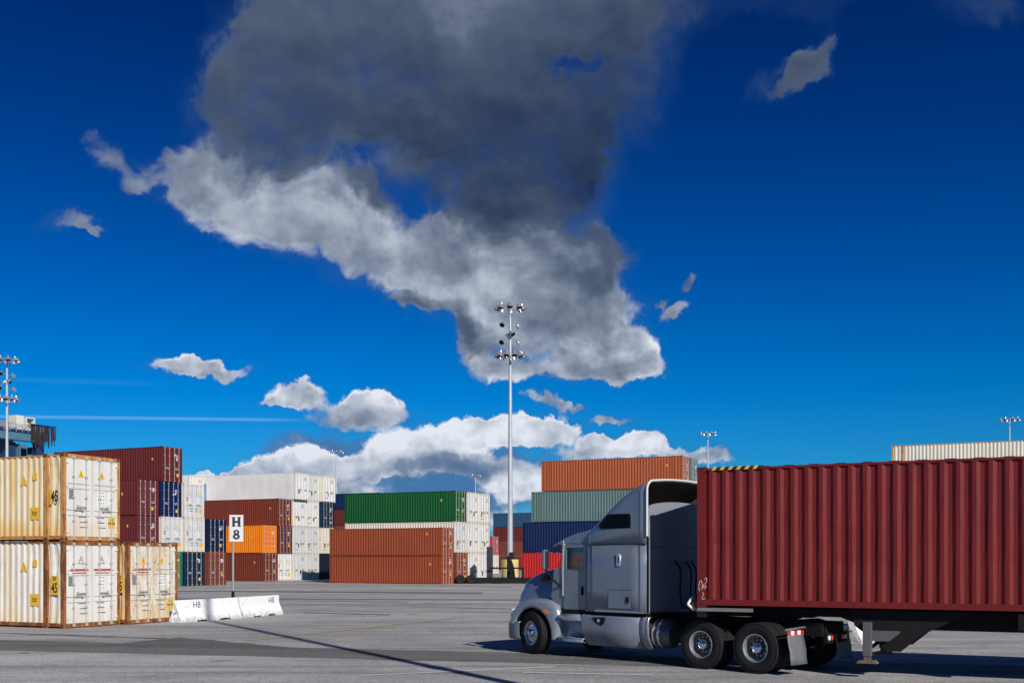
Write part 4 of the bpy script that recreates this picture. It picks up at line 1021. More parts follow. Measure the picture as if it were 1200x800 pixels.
# sleeper body up to the seam at z = 2.62
sb = MB(); rows = []
for x, hw in ((SLX, 1.225), (1.9, 1.235), (2.5, 1.235), (3.0, 1.23), (3.12, 1.215), (3.19, 1.18), (3.22, 1.12)):
    rows.append([(x, hw, 1.10), (x, hw, 1.6), (x, hw, 2.1), (x, hw, 2.61)])
for sgn in (1, -1): sb.grid([[(a, sgn*b, c) for a, b, c in r] for r in rows], 0, True)
sb.box(1.45, 3.2, -1.2, 1.2, 1.10, 1.14)
sb.obj('sleeper_body', M_silver, truck, solid=0.03)
# roof fairing (open at the back)
rf = MB(); rows = []
for x, hw in ((SLX, 1.225), (1.6, 1.23), (1.85, 1.232), (2.1, 1.232), (2.35, 1.228), (2.6, 1.22), (2.85, 1.21), (3.02, 1.195), (3.14, 1.165), (3.22, 1.10)):
    zt = roofz(x); r = min(0.22, max(0.1, (zt-2.62)*0.45)); rr = ring(x, hw, 2.625, zt, r, 0.05, n=7); rows.append(rr)
rf.grid(rows, 0, True)
rfo = rf.obj('roof_fairing', [M_silver, M_inner], truck)
md = rfo.modifiers.new('solidify', 'SOLIDIFY'); md.thickness = 0.035; md.offset = -1; md.material_offset = 1; md.material_offset_rim = 0
# rear wall with arched top, and shelf under the fairing
rw = MB()
pts = [(-1.19, 1.10), (1.19, 1.10), (1.19, 3.30), (1.12, 3.42)] + [(1.12*math.cos(math.pi*i/12)*1.0, 3.42+0.16*math.sin(math.pi*i/12)) for i in range(1, 12)] + [(-1.12, 3.42), (-1.19, 3.30)]
rw.extrude(pts, 'x', 1.45, 1.50)
rw.obj('rear_wall', simple('rear_wall_paint', (0.205, 0.235, 0.28), 0.6, 0.0, noise=0.08, nscale=2, spec=0.2), truck)
m = MB(); m.box(1.50, 2.35, -1.17, 1.17, 3.28, 3.31); m.obj('shelf', M_inner, truck)
m = MB(); m.box(1.435, 1.447, -0.45, 0.45, 1.75, 2.95); m.box(1.43, 1.448, -1.10, 1.10, 2.55, 2.565); m.obj('rear_panel', simple('rear_panel_dark', (0.17, 0.19, 0.22), 0.6, noise=0.12), truck, bevel=0.02)
def hose(name, pts, r, mat, parent, n=10, k=8):
    pts = [Vector(p) for p in pts]; P_ = [pts[0]*2-pts[1]] + pts + [pts[-1]*2-pts[-2]]; out = []
    for i in range(1, len(P_)-2):
        for j in range(n):
            t_ = j/n; a, b, c, d_ = P_[i-1:i+3]
            out.append(0.5*((2*b)+(c-a)*t_+(2*a-5*b+4*c-d_)*t_*t_+(3*b-a-3*c+d_)*t_**3))
    out.append(pts[-1]); m = MB(); rows = []
    for i, p in enumerate(out):
        tg = (out[min(i+1, len(out)-1)]-out[max(i-1, 0)]).normalized(); q = tg.to_track_quat('Z', 'Y')
        rows.append([p + q @ Vector((r*math.cos(2*math.pi*h/k), r*math.sin(2*math.pi*h/k), 0)) for h in range(k)])
    m.grid(rows, 0, True, True); return m.obj(name, mat, parent)
for y in (-0.45, -0.25, 0.15): hose('air_line', [(1.43, y, 2.25), (1.28, y+0.02, 2.0), (1.22, y+0.12, 1.5), (1.0, y+0.2, 1.22), (0.5, y*0.5, 1.30)], 0.018, M_black, truck)
# trim along the rear edge of the fairing
tm = MB(); e = ring(SLX-0.015, 1.232, 2.80, roofz(SLX)+0.004, 0.22, 0.05, n=7)
for a, b in zip(e[:-1], e[1:]): tm.bar(a, b, 0.026, 8)
tm.obj('edge_trim', M_trim, truck)
# side extender below
for s in (1, -1):
    m = MB(); m.box(SLX-0.05, SLX, min(s*1.205, s*1.225), max(s*1.205, s*1.225), 1.12, 2.78); m.obj('side_extender', M_black, truck)
# sleeper window, vent, tool locker
m = MB(); m.extrude([(1.90, 3.00), (2.68, 3.00), (2.74, 3.05), (2.53, 3.26), (2.48, 3.285), (1.93, 3.285), (1.88, 3.26), (1.88, 3.02)], 'y', 1.222, 1.238)
m.obj('sleeper_window', M_glassdark, truck, bevel=0.008)
m = MB(); m.extrude([(1.855, 2.975), (2.72, 2.975), (2.80, 3.05), (2.55, 3.30), (2.48, 3.31), (1.90, 3.31), (1.855, 3.26)], 'y', 1.215, 1.2335); m.obj('window_seal', M_black, truck, bevel=0.006)
m = MB(); m.box(2.15, 2.25, 1.23, 1.262, 2.14, 2.42); m.obj('marker_lamp', M_chrome, truck, bevel=0.025, seg=3)
m = MB(); m.box(2.165, 2.20, 1.262, 1.268, 2.20, 2.36); m.obj('lamp_lens', M_ink, truck)
m = MB(); m.box(1.86, 2.50, 1.232, 1.243, 1.19, 1.60); m.obj('locker_door', M_silver, truck, bevel=0.012, seg=3)
m = MB(); m.box(1.845, 2.515, 1.2305, 1.2365, 1.175, 1.615); m.obj('locker_seal', simple('seam_dark', (0.03, 0.035, 0.045), 0.6, noise=0), truck)
m = MB(); m.box(1.90, 1.98, 1.243, 1.262, 1.32, 1.46); m.obj('locker_latch', M_black, truck, bevel=0.015)
m = MB(); m.box(SLX+0.02, 3.10, 1.2315, 1.2375, 2.612, 2.63); m.obj('seam_strip', simple('seam_dark', (0.03, 0.035, 0.045)), truck)
m = MB(); m.box(2.98, 3.0, 1.2335, 1.2375, 1.12, 2.60); m.box(1.60, 1.615, 1.2335, 1.2375, 1.12, 3.80); m.obj('panel_seam', simple('seam_soft', (0.07, 0.085, 0.11), 0.5, noise=0), truck)
# --- cab
CY = 1.10
cabp = MB()
cabp.extrude([(3.20, 2.60), (3.20, 2.96), (3.60, 2.90), (3.95, 2.80), (4.16, 2.71), (4.19, 2.66), (4.02, 2.65), (3.20, 2.63)], 'y', -CY+0.03, CY-0.03)
cabp.obj('cab_roof', M_silver, truck, bevel=0.05, seg=3)
m = MB(); m.extrude([(4.00, 2.74), (4.30, 2.64), (4.31, 2.58), (4.16, 2.64), (3.98, 2.66)], 'y', -CY, CY); m.obj('sun_visor', M_silver, truck, bevel=0.015)
m = MB(); m.box(3.20, 3.30, -CY, CY, 1.10, 1.16); m.box(3.3, 4.12, -CY+0.02, CY-0.02, 1.10, 1.15); m.obj('cab_floor', M_frame, truck)
for s in (1, -1):
    d = MB(); y0, y1 = sorted((s*CY, s*(CY-0.05)))
    d.extrude([(3.30, 1.12), (3.98, 1.12), (3.98, 2.06), (3.30, 2.02)], 'y', y0, y1)
    d.extrude([(3.30, 2.02), (3.365, 2.02), (3.365, 2.64), (3.30, 2.64)], 'y', y0, y1)
    d.extrude([(3.90, 2.055), (3.98, 2.06), (3.95, 2.64), (3.90, 2.64)], 'y', y0, y1)
    d.extrude([(3.365, 2.58), (3.90, 2.56), (3.90, 2.64), (3.365, 2.64)], 'y', y0, y1)
    dob = d.obj('door', M_silver, truck)
    g_ = MB(); g_.box(3.36, 3.91, min(s*(CY-0.03), s*(CY-0.025)), max(s*(CY-0.03), s*(CY-0.025)), 2.03, 2.60); g_.obj('window', M_glass, dob)
    h_ = MB(); h_.box(3.36, 3.42, min(s*CY, s*(CY+0.03)), max(s*CY, s*(CY+0.03)), 1.46, 1.66); h_.obj('handle', M_black, dob, bevel=0.012)
    k_ = MB(); k_.bar((3.245, s*(CY+0.055), 1.30), (3.245, s*(CY+0.055), 2.55), 0.018, 10); k_.obj('grab_handle', M_galv if s < 0 else M_silver, truck)
    p_ = MB(); p_.box(3.20, 3.295, y0, y1, 1.12, 2.64); p_.obj('rear_pillar', M_silver, truck)
    a_ = MB(); a_.extrude([(3.985, 1.42), (4.03, 1.42), (4.04, 2.10), (4.015, 2.66), (3.955, 2.66), (3.985, 2.10)], 'y', min(s*(CY+0.012), s*(CY-0.05)), max(s*(CY+0.012), s*(CY-0.05)))
    a_.obj('pillar_lit_edge', simple('pillar_pale', (0.45, 0.47, 0.50), 0.4, 0.2, noise=0.05), truck, bevel=0.01)  # lit edge of the pillar as a strip, its brightness put into the pale colour
    # kick panel below the pillar, ahead of the door
    b_ = MB(); b_.extrude([(3.99, 1.12), (4.22, 1.12), (4.40, 1.40), (4.30, 2.08), (4.045, 2.10), (4.035, 1.41), (3.99, 1.41)], 'y', min(s*(CY-0.02), s*(CY-0.07)), max(s*(CY-0.02), s*(CY-0.07)))
    b_.obj('cowl_side', M_silver, truck)
m = MB(); m.poly([(4.27, -1.0, 2.10), (4.27, 1.0, 2.10), (4.04, 0.98, 2.66), (4.04, -0.98, 2.66)]); m.obj('windshield', M_glass, truck)
m = MB(); m.box(3.85, 4.25, -1.03, 1.03, 1.15, 2.06); m.obj('dashboard', M_upholst, truck, bevel=0.04)
m = MB(); m.lathe([(0.225, -0.012), (0.24, 0.0), (0.225, 0.012), (0.21, 0.0), (0.225, -0.012)], 28, 0, Matrix.Translation((3.78, 0.55, 2.16)) @ Matrix.Rotation(R(-35), 4, 'Y') @ Matrix.Rotation(R(90), 4, 'X'))
m.bar((3.78, 0.55, 2.16), (3.95, 0.55, 1.98), 0.03); m.obj('steering_wheel', M_upholst, truck)
for y in (0.55, -0.55):
    m = MB(); m.box(3.25, 3.60, y-0.26, y+0.26, 1.45, 1.62); m.box(3.12, 3.27, y-0.25, y+0.25, 1.6, 2.34); m.obj('seat', M_upholst, truck, bevel=0.05, seg=3)
m = MB(); m.box(2.9, 3.19, -1.05, 1.05, 1.15, 2.6); m.obj('sleeper_curtain', M_upholst, truck)
m = MB(); m.extrude([(3.50, 2.05), (3.66, 2.04), (3.64, 2.27), (3.56, 2.26)], 'y', 0.98, 0.99); m.obj('paper', M_whitelabel, truck)
for s in (1, -1):
    q = MB(); q.box(3.293, 3.299, min(s*(CY-0.02), s*(CY+0.001)), max(s*(CY-0.02), s*(CY+0.001)), 1.12, 2.64); q.box(3.981, 3.987, min(s*(CY-0.02), s*(CY+0.001)), max(s*(CY-0.02), s*(CY+0.001)), 1.12, 2.06); q.box(3.30, 3.98, min(s*(CY-0.02), s*(CY+0.001)), max(s*(CY-0.02), s*(CY+0.001)), 1.108, 1.118); q.obj('door_seam', M_gasket, truck)
    q = MB(); q.box(1.50, 2.9, min(s*1.231, s*1.2415), max(s*1.231, s*1.2415), 1.10, 1.15); q.obj('lower_lip', M_silverfender, truck)
    q = MB()
    for i in range(28): q.bar((1.53+0.052*i, s*1.2345, 2.57), (1.53+0.052*i, s*1.2385, 2.57), 0.006, 6)
    for i in range(22): q.bar((1.56, s*1.2345, 1.2+0.062*i), (1.56, s*1.2385, 1.2+0.062*i), 0.006, 6)
    for i in range(22): q.bar((2.94, s*1.2315, 1.2+0.062*i), (2.94, s*1.2375, 1.2+0.062*i), 0.006, 6)
    tag(q.obj('rivets', M_silverfender, truck), kind='stuff')
for y in (-0.75, -0.38, 0, 0.38, 0.75):
    q = MB(); q.extrude([(3.62, 2.88), (3.78, 2.83), (3.72, 2.89), (3.66, 2.905)], 'y', y-0.045, y+0.045); q.obj('clearance_light', M_amber, truck, bevel=0.006)
q = MB(); q.extrude([(4.085, 1.05), (4.10, 1.05), (4.10, 2.11), (4.085, 2.11)], 'y', 0.985, 1.035); q.obj('hood_seam', M_gasket, truck)
# mirrors
for s in (1, -1):
    m = MB(); y0 = s*(CY+0.22); m.box(4.24, 4.34, min(y0, y0+s*0.16), max(y0, y0+s*0.16), 2.05, 2.52); mo = m.obj('mirror', M_silver, truck, bevel=0.04, seg=3)
    q = MB(); q.box(4.228, 4.24, min(y0+s*0.02, y0+s*0.14), max(y0+s*0.02, y0+s*0.14), 2.08, 2.49); q.obj('mirror_glass', M_ink, mo)
    q = MB(); q.path([(4.29, y0+s*0.06, 2.06), (4.22, y0-s*0.05, 1.85), (4.08, s*(CY-0.03), 1.62)], 0.028, 8); q.path([(4.29, y0+s*0.05, 2.5), (4.06, s*(CY-0.02), 2.60)], 0.018, 8); q.obj('mirror_arm', M_black, mo)
# --- hood
hd = MB(); rows = []
HS = [(4.08, 2.10, 0.80, 1.03), (4.3, 2.115, 0.78, 1.0), (4.56, 2.09, 0.76, .96), (4.82, 2.045, 0.74, .94), (5.07, 1.985, 0.73, .92), (5.36, 1.895, 0.71, .90), (5.58, 1.80, 0.69, .88), (5.70, 1.73, 0.66, .84), (5.78, 1.60, 0.62, .80), (5.82, 1.40, 0.60, .78), (5.83, 1.0, .60, .78)]
for x, zt, ht, hb in HS:
    zb = 1.02 if x < 5.8 else 0.95
    p = [(x, hb, zb), (x, hb-0.01, zb+(zt-zb)*0.3), (x, (hb*0.45+ht*0.55), zb+(zt-zb)*0.66)]
    for i in range(5): a = math.pi/2*i/4; r = min(0.16, (zt-zb)*0.3); p.append((x, ht-r+r*math.cos(a), zt-r+r*math.sin(a)))
    p += [(x, ht*0.5, zt+0.025), (x, ht*0.2, zt+0.035)]
    rows.append(p + [(x, 0, zt+0.037)] + [(a, -b, c) for a, b, c in reversed(p)])
hd.grid(rows, 0, True); hd.obj('hood', M_silver, truck, sharp=55, solid=0.02)
m = MB(); m.box(5.84, 5.87, -0.5, 0.5, 0.8, 1.55); m.obj('grille_panel', M_black, truck)
for i in range(9):
    z = 0.86+i*0.078; q = MB(); q.box(5.865, 5.89, -0.48, 0.48, z, z+0.03); q.obj('grille_bar', M_chrome, truck)
m = MB(); m.extrude([(4.70, 1.80), (4.98, 1.76), (4.93, 1.90), (4.86, 1.90), (4.80, 1.93), (4.70, 1.93)], 'y', 0.72, 0.87); m.extrude([(4.70, 1.80), (4.98, 1.76), (4.93, 1.90), (4.70, 1.93)], 'y', -0.87, -0.72); m.obj('hood_vent', M_ink, truck)
# --- fenders
def fender(s):
    m = MB(); rows = []; cx, cz = 4.92, 0.52
    # (angle from forward-horizontal, outer radius)
    OUT = [(17, .855, .20), (24, .86, .18), (35, .86, .15), (50, .86, .14), (65, .85, .13), (80, .83, .13), (95, .84, .13), (110, .88, .12), (125, .97, .11), (140, 1.06, .10), (155, 0.98, .09), (170, .90, .08), (182, .86, .07), (190, .87, .06)]
    for a, ro, sh in OUT:
        an = R(a); ri = 0.615 if a < 150 else 0.615+(a-150)*0.0008
        for_x = lambda r: (cx+r*math.cos(an), cz+r*math.sin(an))
        pr = [(ri-0.0, 1.12-0.45), (ri-0.01, 1.205), (ri+0.02, 1.235), (ri+0.06, 1.238), (ri+(ro-ri)*0.55, 1.236), (ro-0.07, 1.215), (ro-0.02, 1.15), (ro, 1.04), (ro+sh*0.15, 0.88), (ro+sh*0.3, 0.72)]
        row = []
        for r, y in pr:
            x, z = for_x(r); row.append((x, s*y, max(z, 0.38)))
        rows.append(row)
    m.grid(rows, 0, True); return m
for s in (1, -1):
    fo = fender(s).obj('fender', M_silverfender, truck, sharp=60)
    lz = MB(); rows = []
    for i in range(15):
        an = R(-5+14*i); rows.append([(4.92+0.60*math.cos(an), s*y, 0.52+0.60*math.sin(an)) for y in (0.45, 1.19)])
    lz.grid(rows, 0, True); lz.obj('wheel_well', M_black, fo)
    q = MB(); q.extrude([(4.30, 1.03), (4.48, 1.10), (4.55, 1.03), (4.46, 0.98), (4.38, 0.98)], 'y', min(s*1.225, s*1.246), max(s*1.225, s*1.246)); q.obj('marker_lamp', M_amber, fo, bevel=0.01)
    q = MB(); q.extrude([(5.50, 0.86), (5.83, 0.86), (5.79, 1.08), (5.55, 1.02)], 'y', min(s*0.80, s*1.06), max(s*0.80, s*1.06)); q.obj('headlight', M_clear, fo, bevel=0.03)
    q = MB(); q.box(5.52, 5.60, min(s*1.17, s*1.215), max(s*1.17, s*1.215), 0.84, 0.90); q.obj('side_lamp', M_amber, fo)
m = MB(); rows = []
for x, y in ((5.34, 1.225), (5.55, 1.228), (5.70, 1.20), (5.82, 1.10), (5.90, 0.9), (5.95, 0.5), (5.96, 0)): rows.append([(x-0.03, y-0.01, 0.34), (x, y, 0.40), (x+0.01, y+0.004, 0.58), (x, y, 0.74), (x-0.04, y-0.03, 0.78)])
rows += [[(a, -b, c) for a, b, c in r] for r in reversed(rows[:-1])]
m.grid(rows, 0, True); m.obj('bumper', simple('bumper_grey', (0.085, 0.10, 0.13), 0.4, 0.1, noise=0.1, coat=0.4), truck, solid=0.03)
# --- steps between fender and side fairing
for s in (1, -1):
    q = MB()
    sec = [(1.05, 1.075), (0.98, 1.16), (0.93, 1.235), (0.865, 1.24), (0.83, 1.10), (0.60, 1.06), (0.50, 1.09), (0.44, 1.235), (0.37, 1.24), (0.35, 1.05)]
    q.grid([[(x, s*y, z) for z, y in sec] for x in (4.10, 3.7, 3.26)], 0, True); so = q.obj('step_panel', M_silverfender, truck, sharp=30, solid=0.02)
    q = MB(); q.box(3.28, 4.02, min(s*1.10, s*1.236), max(s*1.10, s*1.236), 0.866, 0.885); q.box(3.28, 4.02, min(s*1.08, s*1.236), max(s*1.08, s*1.236), 0.441, 0.455); q.obj('tread', simple('step_tread', (0.12, 0.11, 0.10), 0.7), so)
    # side fairing over the tank
    q = MB(); secf = [(1.03, 1.12), (1.02, 1.19), (0.97, 1.235), (0.85, 1.248), (0.70, 1.25), (0.60, 1.238), (0.50, 1.19), (0.40, 1.13), (0.31, 1.06), (0.29, 1.0)]
    xx = [3.27, 3.24, 3.20, 2.6, 1.62]
    q.grid([[(x - (0.10*(z-0.3) if i < 3 else 0)*(-1), s*(y-(0.03 if i == 0 else 0)), z) for z, y in secf] for i, x in enumerate(xx)], 0, True); fo = q.obj('side_fairing', M_silver, truck, sharp=35, solid=0.02)
    q = MB(); q.extrude([(2.58, 0.98), (2.96, 0.97), (2.88, 0.86), (2.70, 0.78), (2.62, 0.84)], 'y', min(s*1.24, s*1.256), max(s*1.24, s*1.256)); q.obj('badge_plate', M_black, fo)
    q = MB(); q.bar((2.77, s*1.25, 0.90), (2.77, s*1.268, 0.90), 0.04, 12); q.obj('tank_cap', M_chrome, fo)
    q = MB(); q.grid([[(x, s*(y-0.004), z) for z, y in secf] for x in (1.60, 1.50, 1.42)], 0, True); q.obj('fairing_end', M_silverfender, truck, sharp=35, solid=0.02)
    q = MB(); q.grid([[(x, s*(y-dy2), z) for z, y in secf] for x, dy2 in ((1.41, -0.012), (1.36, -0.012), (1.345, 0.01))], 0, True); q.obj('fairing_trim', M_chrome, truck, sharp=35, solid=0.02)
    q = MB(); q.lathe([(0.0, -0.30), (0.24, -0.28), (0.30, -0.22), (0.315, -0.15), (0.315, 1.7), (0.28, 1.75), (0, 1.76)], 36, 0, Matrix.Translation((1.20, s*0.85, 0.66)) @ Matrix.Rotation(R(-90), 4, 'Z'))
    q.obj('fuel_tank', simple('dull_tank_aluminium', (0.10, 0.105, 0.115), 0.4, 0.5, noise=0.2), truck)
    q = MB()
    for x in (1.30, 1.16): q.lathe([(0.318, -0.02), (0.33, -0.02), (0.33, 0.03), (0.318, 0.03)], 36, 0, Matrix.Translation((x, s*0.85, 0.66)) @ Matrix.Rotation(R(-90), 4, 'Z'))
    q.obj('tank_strap', M_chrome, truck)
m = MB(); m.box(SLX, 4.0, -1.12, 1.12, 0.98, 1.10); m.obj('cab_underframe', M_black, truck)
for s in (1, -1):
    m = MB(); m.box(-2.35, 5.5, min(s*0.36, s*0.44), max(s*0.36, s*0.44), 0.76, 1.03); m.obj('frame_rail', M_frame, truck)
m = MB()
for x in (-2.3, -0.65, 1.2, 3.0, 5.3): m.box(x-0.08, x+0.08, -0.36, 0.36, 0.80, 1.0)
m.box(0.45, 1.35, -0.55, 0.55, 1.035, 1.06); m.obj('cross_members', M_frame, truck)
m = MB(); m.box(3.4, 5.3, -0.34, 0.34, 0.55, 1.5); m.obj('engine_block', M_black, truck)
fw = MB(); fw.extrude([(-0.30, -0.42), (0.0, -0.45), (0.16, -0.40), (0.20, 0), (0.16, 0.40), (0.0, 0.45), (-0.30, 0.42), (-0.78, 0.20), (-0.42, 0.05), (-0.42, -0.05), (-0.78, -0.20)], 'z', 1.16, 1.20)
fwo = fw.obj('fifth_wheel', M_frame, truck); fwo.location = (-0.55, 0, 0)
q = MB(); q.box(-0.85, -0.35, -0.42, 0.42, 1.04, 1.155); q.obj('mount', M_frame, fwo); fwo.children[0].location = (0.0, 0, 0)
m = MB()
for x in (0, -1.31):
    m.bar((x, -1.0, 0.51), (x, 1.0, 0.51), 0.09, 12); m.lathe([(0.0, -0.24), (0.2, -0.2), (0.26, 0), (0.2, 0.2), (0, 0.24)], 20, 0, Matrix.Translation((x, 0, 0.53)))
m.bar((4.92, -0.95, 0.45), (4.92, 0.95, 0.45), 0.06, 12); m.obj('axles', M_frame, truck)
for x in (0.0, -1.31):
    for s in (1, -1):
        wheel(truck, (x, s*1.10, 0.51), s); wheel(truck, (x, s*0.79, 0.51), s, inner=True)
wheel(truck, (4.92, 1.085, 0.51), 1, front=True, rot=R(-14)); wheel(truck, (4.92, -1.085, 0.51), -1, front=True, rot=R(-14))
for s in (1, -1):
    q = MB(); rows = []
    for i in range(6):
        z = 0.88-0.66*i/5; rows.append([(-2.04-0.02*i+0.01*math.sin(i*2+y*9), s*y, z) for y in (0.62, 0.78, 0.94, 1.10, 1.24)])
    q.grid(rows, 0, True); fo = q.obj('mud_flap', simple('mud_flap_rubber', (0.13, 0.14, 0.155), 0.6, noise=0.2), truck, solid=0.012)
    q = MB()
    for k in range(5): q.box(-2.056, -2.042, min(s*(0.63+0.122*k), s*(0.63+0.122*(k+1))), max(s*(0.63+0.122*k), s*(0.63+0.122*(k+1))), 0.80, 0.885, k % 2)
    q.obj('reflective_strip', [M_redlens, M_whitelabel], fo)
    q = MB(); q.bar((-1.98, s*0.44, 0.93), (-2.02, s*1.24, 0.91), 0.025, 8); q.obj('flap_bracket', M_chrome, fo)
    q = MB()
    q = MB(); q.box(-2.44, -2.36, min(s*0.15, s*0.40), max(s*0.15, s*0.40), 0.62, 0.82); q.obj('light_box', M_black, truck)
    for y, mt in ((0.21, M_redlens), (0.33, M_clear)): q = MB(); q.bar((-2.44, s*y, 0.73), (-2.455, s*y, 0.73), 0.05, 12); q.obj('tail_light', mt, truck)
q = MB(); q.path([(0.95, 0.3, 1.15), (0.3, 0.5, 1.35), (0.1, 0.2, 1.3)], 0.02, 8); q.obj('brake_hose', M_redlens, truck)

# ------------------------------------------------------------------ trailer chassis and its container
TT = R(180-26.9); tf = Vector((-math.cos(R(26.9)), math.sin(R(26.9)))); tn = Vector((math.sin(R(26.9)), math.cos(R(26.9))))
c0 = Vector((3.827, 22.05)) + tn*(CW/2)
# local +x = forward (towards the cab); container occupies x in [-12.19, 0]
ch = thing('container_chassis', 'black container chassis trailer hitched behind the silver truck', 'trailer', (c0.x, c0.y, 0), TT)
ZB = 1.302
for s in (1, -1):
    m = MB(); m.extrude([(0.05, 1.13), (0.05, 1.285), (-12.3, 1.285), (-12.3, 0.92), (-3.3, 0.92), (-2.75, 1.13)], 'y', min(s*0.42, s*0.52), max(s*0.42, s*0.52)); m.obj('main_beam', M_frame, ch)
m = MB()
for x in (0.0, -1.3, -2.6, -4.0, -5.5, -7.0, -8.5, -10, -11.2, -12.2): m.box(x-0.06, x+0.06, -0.42, 0.42, 1.14, 1.26)
m.obj('cross_members', M_frame, ch)
for x in (0.0-0.09, -12.19+0.09, -6.1):
    m = MB(); m.box(x-0.10, x+0.10, -1.20, 1.20, 1.10 if x > -1 else 1.0, 1.295); m.obj('bolster', M_frame, ch)
m = MB(); m.box(-1.15, 0.0, 1.17, 1.215, 1.225, 1.295); m.obj('lit_beam_piece', simple('lit_beam_grey', (0.17, 0.17, 0.165), 0.7), ch)  # sunlit piece of the beam; the light on it is painted as paler grey
m = MB(); m.box(-2.2, -0.1, -0.5, 0.5, 1.10, 1.13); m.bar((-0.9, 0, 1.10), (-0.9, 0, 1.03), 0.045, 12); m.obj('king_pin_plate', M_frame, ch)
for s in (1, -1):
    m = MB(); m.extrude([(-3.05, 1.30), (-5.2, 1.30), (-4.35, 0.86), (-3.95, 0.52), (-3.72, 0.52), (-3.10, 1.0)], 'y', min(s*0.94, s*0.99), max(s*0.94, s*0.99)); m.obj('leg_bracket', M_frame, ch)
    m = MB(); m.box(-3.44, -3.28, min(s*1.02, s*1.18), max(s*1.02, s*1.18), 0.42, 1.08); m.obj('landing_leg', simple('dull_leg_steel', (0.10, 0.105, 0.11), 0.6, 0.2), ch, bevel=0.01)
    m = MB(); m.box(-3.42, -3.30, min(s*1.04, s*1.16), max(s*1.04, s*1.16), 0.33, 0.42); m.extrude([(-3.56, 0.29), (-3.16, 0.29), (-3.22, 0.345), (-3.50, 0.345)], 'y', min(s*0.98, s*1.22), max(s*0.98, s*1.22)); m.obj('foot', simple('rusty_foot', (0.15, 0.115, 0.085), 0.8, noise=0.3), ch)
    m = MB(); m.box(-3.72, -3.44, min(s*1.05, s*1.12), max(s*1.05, s*1.12), 0.72, 0.92); m.extrude([(-3.44, 0.72), (-3.75, 0.72), (-3.95, 0.88), (-3.95, 0.92), (-3.44, 0.92)], 'y', min(s*1.06, s*1.10), max(s*1.06, s*1.10)); m.obj('gear_box', simple('dull_leg_steel', (0.17, 0.175, 0.18)), ch)
m = MB(); m.bar((-3.36, -1.0, 0.98), (-3.36, 1.0, 0.98), 0.05, 10); m.bar((-3.36, -1.0, 0.55), (-3.9, -0.5, 0.95), 0.035, 8); m.bar((-3.36, 1.0, 0.55), (-3.9, 0.5, 0.95), 0.035, 8); m.obj('leg_brace', M_frame, ch)
for x in (-9.6, -10.9):
    m = MB(); m.bar((x, -1.0, 0.51), (x, 1.0, 0.51), 0.07, 12); m.box(x-0.5, x+0.5, -0.50, -0.40, 0.6, 0.92); m.box(x-0.5, x+0.5, 0.40, 0.50, 0.6, 0.92); m.obj('axle', M_frame, ch)
    for s in (1, -1): wheel(ch, (x, s*1.10, 0.51), s); wheel(ch, (x, s*0.79, 0.51), s, inner=True)
m = MB()
for k in range(6): m.box(-7.6-0.3*k, -7.3-0.3*k-0.001, 0.521, 0.524, 0.98, 1.03, k % 2)
m.obj('reflective_strip', [M_redlens, M_whitelabel], ch)
gl = MB()
for k, (x, y) in enumerate(((0.12, 0.55), (0.12, 0.70))):
    gl.bar((0.06, y, 1.22), (0.16, y, 1.22), 0.05, 12, k)
gl.obj('glad_hand', [M_amber, M_whitelabel], ch)
gh = MB(); gh.path([(0.10, 1.10, 1.24), (0.22, 1.16, 1.36), (0.16, 1.05, 1.5)], 0.025, 8, 0); gh.path([(0.10, 0.95, 1.24), (0.2, 0.9, 1.40)], 0.03, 8, 1); gh.obj('air_coupling', [M_whitelabel, M_amber], ch)
tcn = container('long maroon corrugated container riding on the chassis behind the silver truck', (0, 0, 0), 0, col=trailred, group='shipping containers stacked in the yard', near=True, marks='none')
# its door end is at the rear, so turn it: local +x (doors) points backwards
cc = Vector((c0.x, c0.y)) - tf*(12.192/2)
tcn.location = (cc.x, cc.y, ZB); tcn.rotation_euler = (0, 0, R(-26.9))
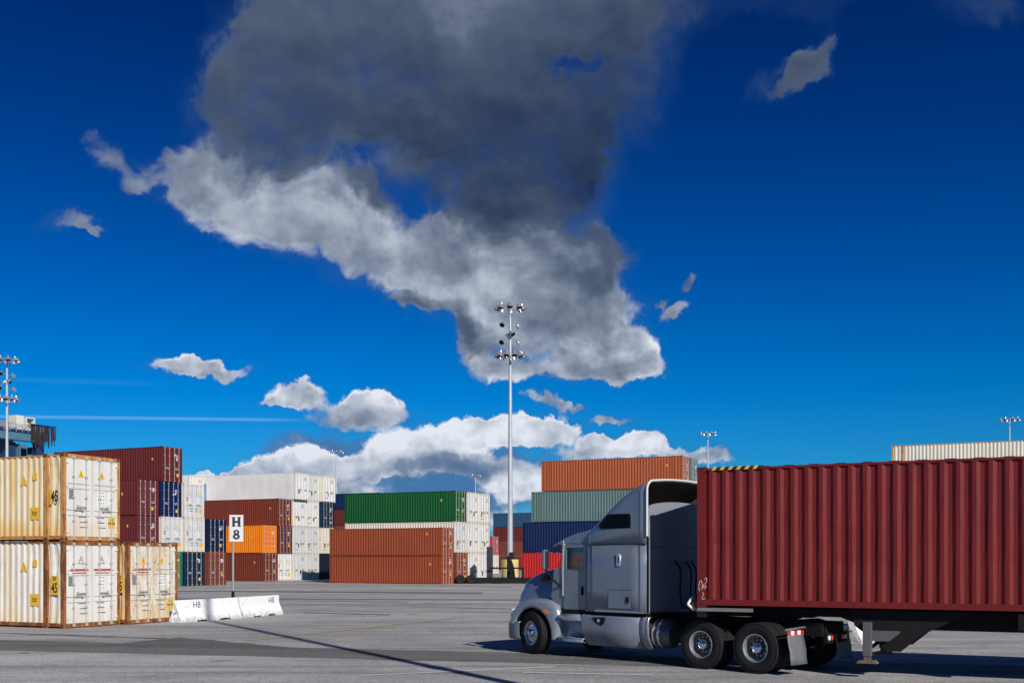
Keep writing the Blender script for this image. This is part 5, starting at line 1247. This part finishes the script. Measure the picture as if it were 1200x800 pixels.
# hazard tape on the front top rail, and scrawl at the bottom front corner (near side is local -y)
hz = MB()
for k in range(6):
    x = -6.096+0.30+k*0.17; hz.extrude([(x, 2.815), (x+0.075, 2.815), (x+0.125, 2.880), (x+0.05, 2.880)], 'y', -1.2225, -1.2195, 0); hz.extrude([(x+0.076, 2.815), (x+0.169, 2.815), (x+0.219, 2.880), (x+0.126, 2.880)], 'y', -1.2222, -1.2195, 1)
hz.obj('hazard_stripes', [M_yellow, M_ink], tcn)
M_scrawl = simple('pale_spray_paint', (0.55, 0.36, 0.40), 0.6, noise=0.15, nscale=30)
for pts in ([(-6.03, .30), (-6.05, .45), (-5.99, .60), (-5.93, .50), (-5.95, .34), (-5.90, .48), (-5.86, .36)], [(-5.86, .62), (-5.80, .68), (-5.78, .58), (-5.84, .50), (-5.80, .42), (-5.86, .38)], [(-5.93, .26), (-5.88, .20), (-5.94, .12), (-5.90, .06), (-5.84, .10)]):
    hose('spray_scrawl', [(-5.98+(a+5.92)*0.62, -1.2225, 0.12+b*0.72) for a, b in pts], 0.008, M_scrawl, tcn, n=6, k=6)

# ------------------------------------------------------------------ black yard chassis parked by the mast
yc = thing('yard_chassis', 'low black yard chassis with upright frame parked in front of the light mast', 'trailer', (-0.9, 100.0, 0), R(-3))
m = MB(); m.box(-2.6, 4.2, -1.15, 1.15, 0.08, 0.55); m.obj('deck', M_black, yc, bevel=0.04)
m = MB(); m.box(-1.42, -0.95, -0.75, 0.75, 0.55, 3.45); m.obj('upright', simple('blue_black_steel', (0.014, 0.017, 0.035), 0.6), yc, bevel=0.05)
m = MB(); m.bar((-1.1, -1.15, 1.45), (2.1, -1.15, 1.45), 0.07, 8); m.obj('side_rail', M_black, yc)
for x in (1.95, 0.9):
    m = MB(); m.box(x-0.08, x+0.08, -1.2, -1.05, 0.55, 1.5 if x > 1 else 1.45); m.obj('post', M_black, yc)
m = MB(); m.extrude([(0.45, 0.55), (1.2, 0.55), (1.1, 1.5), (0.75, 2.5), (0.45, 2.6)], 'y', -0.5, 0.3); m.obj('control_column', M_black, yc, bevel=0.05)
for x in (-2.85, -3.85):
    w = MB(); w.lathe([(0.12, -0.16), (0.36, -0.18), (0.42, -0.12), (0.42, 0.12), (0.36, 0.18), (0.12, 0.16), (0.10, 0.0)], 24, 0, Matrix.Translation((x, -1.0, 0.42))); w.bar((x, -1.1, .42), (x, -0.9, .42), .12, 10); w.obj('wheel', M_rubber, yc)
m = MB(); m.box(-4.3, -2.6, -1.0, 1.0, 0.25, 0.55); m.obj('tow_frame', M_black, yc)
